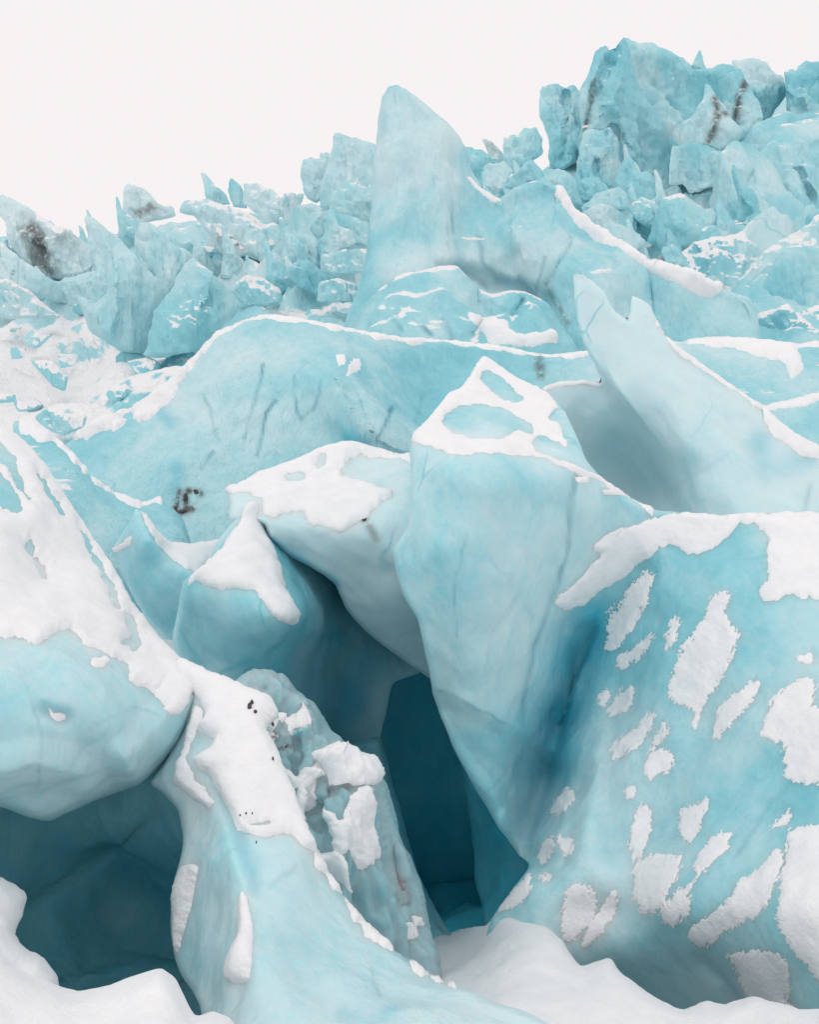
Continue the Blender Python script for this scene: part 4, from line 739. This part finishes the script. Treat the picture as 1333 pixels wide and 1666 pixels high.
for nm, pts, lab, g, kw in SER:
    kw['tint'] = kw.get('tint', 0.05)*0.7+(-0.06 if g == G1 else 0.02)
    serac(nm, pts, lab, group=g, **kw)
OUT = [([(49,588),(83,586),(99,604),(110,615),(104,636),(86,630),(74,615)],'deep blue ice outcrop in the middle of the left snowfield'),([(95,575),(126,577),(123,594),(97,599)],'short boxy ice outcrop just above the deep blue one'),
 ([(56,680),(76,662),(92,670),(142,674),(136,694),(106,708),(77,700)],'wide ice outcrop at the lower end of the left snowfield'),([(171,639),(203,624),(218,635),(185,658)],'slanted pale ice outcrop beside the domed ridge flank'),
 ([(34,552),(52,536),(65,545),(87,543),(56,568)],'jagged thin ice outcrop near the top of the left snowfield'),([(95,556),(113,545),(115,560),(102,570)],'small leaning ice outcrop under the upper snowfield lip'),
 ([(124,545),(140,548),(161,567),(143,566)],'narrow diagonal ice sliver on the upper snowfield'),([(16,566),(42,568),(40,581),(18,584)],'little square ice outcrop near the left edge'),
 ([(-20,638),(24,642),(22,653),(-20,658)],'flat ice outcrop cut by the left edge of the picture'),([(20,647),(45,658),(42,669),(27,669)],'tiny rounded ice outcrop right of the flat edge outcrop'),
 ([(205,588),(238,581),(261,592),(243,617),(218,608)],'smooth pale ice outcrop above the domed ridge shoulder'),([(261,594),(277,577),(300,568),(332,564),(332,587),(290,602),(263,615)],'small rounded ice ledge with snow rim left of the dome crest')]
for i, (pts, lab) in enumerate(OUT): serac('ice_outcrop', pts, lab, cat='ice outcrop', f=0.965, lean=0.9, seed=300+i, tint=0.02, snowy=0.12, group='ice outcrops in the left snowfield', fac=0.8)

# labels that place a small block next to a traced landmark
MARKS = [(np.mean(np.array(p, float), 0), l) for _, p, l, _, _ in SER]+[(np.mean(np.array(p, float), 0), l) for p, l in OUT]
CUT = (' on ', ' at ', ' with ', ' beside ', ' below ', ' under ', ' in ', ' left of', ' right of', ' right ', ' behind', ' just', ' above', ' between', ' tucked', ' sweeping', ' nearest', ' cut ', ' near ')
SEEN = set()
def place_label(px, py, head):
    order = sorted(MARKS, key=lambda m: (m[0][0]-px)**2+(m[0][1]-py)**2)
    for c, l in order[:6]:
        dx, dy = px-c[0], py-c[1]
        rel = ('right of' if dx > 0 else 'left of') if abs(dx) > abs(dy) else ('below' if dy > 0 else 'above')
        if len((head+' x x the '+l).split()) > 16:
            for cc in CUT: l = l.split(cc)[0]
        t = head+' '+rel+' the '+l
        if t not in SEEN: SEEN.add(t); return t
    return t
# packed seracs filling the icefall
rx = np.random.RandomState(12)
PK = []
for (x0, x1, y0, y1, n, lab, g) in ((-20,560,345,500,44,'jagged serac packed in the broken icefall left of the tower','packed seracs left of the tower'),
        (770,1345,200,440,50,'jagged serac packed in the broken icefall right of the tower','packed seracs right of the tower')):
    for i in range(n):
        cx = x0+(x1-x0)*(i+rx.rand())/n; sky = np.interp(cx, [0,200,420,560,760,880,960,1100,1345],[365,360,350,300,290,265,230,190,190])
        by = max(sky+35, y0)+(y1-max(sky+35, y0))*rx.rand(); sc = 0.55+0.45*(by-y0)/(y1-y0); w = (26+34*rx.rand())*sc; h = w*(0.9+1.0*rx.rand()); ln = -0.35*h*rx.rand()
        top = []
        m = rx.randint(3, 6)
        for j in range(m):
            u = (j+0.5)/m; top.append((cx-w/2+w*u+ln*(0.6+0.4*rx.rand()), by-h*(0.45+0.55*rx.rand())))
        if rx.rand() < 0.6:
            h *= 1.15; tx = cx-w*(0.25+0.35*rx.rand())
            PK.append((by, [(cx-w*0.5, by+6), (cx-w*0.46, by-h*0.30), (tx-w*0.02, by-h*0.72), (tx-w*0.03, by-h), (tx+w*0.09, by-h*0.93), (tx+w*0.30, by-h*(0.62+0.12*rx.rand())), (cx+w*0.18, by-h*(0.36+0.2*rx.rand())), (cx+w*0.42, by-h*0.22), (cx+w*0.62, by+6), (cx, by+10)], lab, g)); continue
        PK.append((by, [(cx-w/2, by-h*0.25)]+top+[(cx+w/2, by-h*0.3), (cx+w*0.55, by+6), (cx, by+10), (cx-w*0.55, by+6)], lab, g))
for i, (by, pts, lab, g) in enumerate(PK):
    q = np.array(pts); tn, sw = 0.22*rx.rand()-0.06, -0.25+0.25*rx.rand(); hh = np.ptp(q[:, 1])
    lab = place_label(q[:, 0].mean(), q[:, 1].mean(), ('tall' if hh > 60 else 'small' if hh < 38 else 'jagged')+(' pale' if tn < 0.05 else ' blue')+' serac')
    serac('serac', pts, lab, group=g, f=0.97, lean=0.3, seed=500+i, tint=tn, snowy=sw, step=2.6)

# broken blocks on the slope
def chunk_mesh(seed):
    rs = np.random.RandomState(seed); n = 9
    u = np.linspace(-1, 1, n); V = []; F = []
    for ax in range(3):
        for sg in (-1, 1):
            b = len(V)
            for i in u:
                for j in u:
                    v = [0, 0, 0]; v[ax] = sg; v[(ax+1) % 3] = math.tan(i*math.pi/4); v[(ax+2) % 3] = math.tan(j*math.pi/4); V.append(v)
            for i in range(n-1):
                for j in range(n-1):
                    q = [b+i*n+j, b+(i+1)*n+j, b+(i+1)*n+j+1, b+i*n+j+1]; F.append(q if sg > 0 else q[::-1])
    V = np.array(V); V /= np.linalg.norm(V, axis=1)[:, None]
    N = rs.randn(11, 3); N /= np.linalg.norm(N, axis=1)[:, None]; N = np.vstack([N, [0, 0, -1]]); hgt = np.r_[0.55+0.5*rs.rand(11), 0.7]
    r = hgt[None]/np.maximum(V@N.T, 0.05); r = -np.log(np.exp(-9*r).sum(1))/9
    V = V*np.clip(r, 0.2, 1.6)[:, None]; V *= np.array([0.9+0.4*rs.rand(), 0.8, 0.7+0.7*rs.rand()])
    V = V+0.05*V*fbm(V*3, seed, 3)[:, None]
    return V, np.array(F)
rs = np.random.RandomState(4)
protos = [chunk_mesh(200+i) for i in range(10)]
for (x0, x1, y0, y1, n, lab, g) in ((0,250,500,690,7,'small broken ice block half buried in the snow on the left slope','broken blocks on the left snow slope'),
        (300,560,400,520,14,'small ice block strewn on the snow between the left seracs and the tower','broken blocks left of the tower'),
        (960,1200,330,480,12,'small ice block strewn in the hollow below the high massif','broken blocks below the massif')):
    for i in range(n):
        px, py = x0+(x1-x0)*rs.rand(), y0+(y1-y0)*rs.rand(); r = (6+19*rs.rand()**2)
        P, nn = slope.ev(np.array([[px, py]])); sc = r/FP*P[0, 1]
        k = rs.randint(10); V, F = protos[k]
        a = rs.rand()*6.28; R = np.array([[math.cos(a), -math.sin(a), 0], [math.sin(a), math.cos(a), 0], [0, 0, 1]])
        W = (V*sc*np.array([1.2, 1.0, 0.7]))@R.T+P[0]-nn[0]*sc*0.1
        o = mesh_obj('ice_chunk', W, F, 'ice_far', None, 40, {'tint': np.full(len(W), rs.rand()*0.3-0.1), 'snowy': np.full(len(W), 0.05+0.2*rs.rand()), 'vein': np.zeros(len(W)), 'dirt': np.zeros(len(W))})
        tag(o, place_label(px, py, 'little broken ice block'), 'ice block', g)

def stone(form, px, py, r, label, sx=1.0, sz=1.0, seed=1):
    V, F = chunk_mesh(seed); P, n = form.ev(np.array([[px, py]], float)); sc = r/FP*P[0, 1]
    o = mesh_obj('stone', V*sc*np.array([sx, 0.8, sz])+P[0]+n[0]*sc*0.25, F, 'rock', None, 40); tag(o, label, 'stone', None)
stone(shelf, 593, 847, 4.5, 'small dark stone frozen under the snow lip of the ice shelf', 1.0, 0.7, 401)
stone(dome, 283, 824, 4, 'dark stone low on the left of the dirt cluster under the domed ridge', 0.6, 1.6, 402)
stone(dome, 303, 812, 4, 'upright dark stone in the middle of the dirt cluster under the domed ridge', 0.6, 1.8, 403)
stone(dome, 319, 800, 3.5, 'dark stone at the upper right of the dirt cluster under the domed ridge', 1.3, 0.8, 404)
stone(dome, 298, 831, 3.2, 'flat dark stone at the bottom of the dirt cluster under the domed ridge', 1.9, 0.6, 405)

# ------------------------------------------------------------------ put every origin at the base of its thing
for o in list(COL.objects):
    if o.type != 'MESH' or o.parent or o.get('kind') == 'structure': continue
    co = np.empty(len(o.data.vertices)*3, np.float32); o.data.vertices.foreach_get('co', co); co = co.reshape(-1, 3)
    c = np.array([(co[:, 0].min()+co[:, 0].max())/2, (co[:, 1].min()+co[:, 1].max())/2, co[:, 2].min()], np.float32)
    for q in [o]+list(o.children):
        v = np.empty(len(q.data.vertices)*3, np.float32); q.data.vertices.foreach_get('co', v)
        q.data.vertices.foreach_set('co', (v.reshape(-1, 3)-c).ravel()); q.data.update()
    o.location = c.tolist()
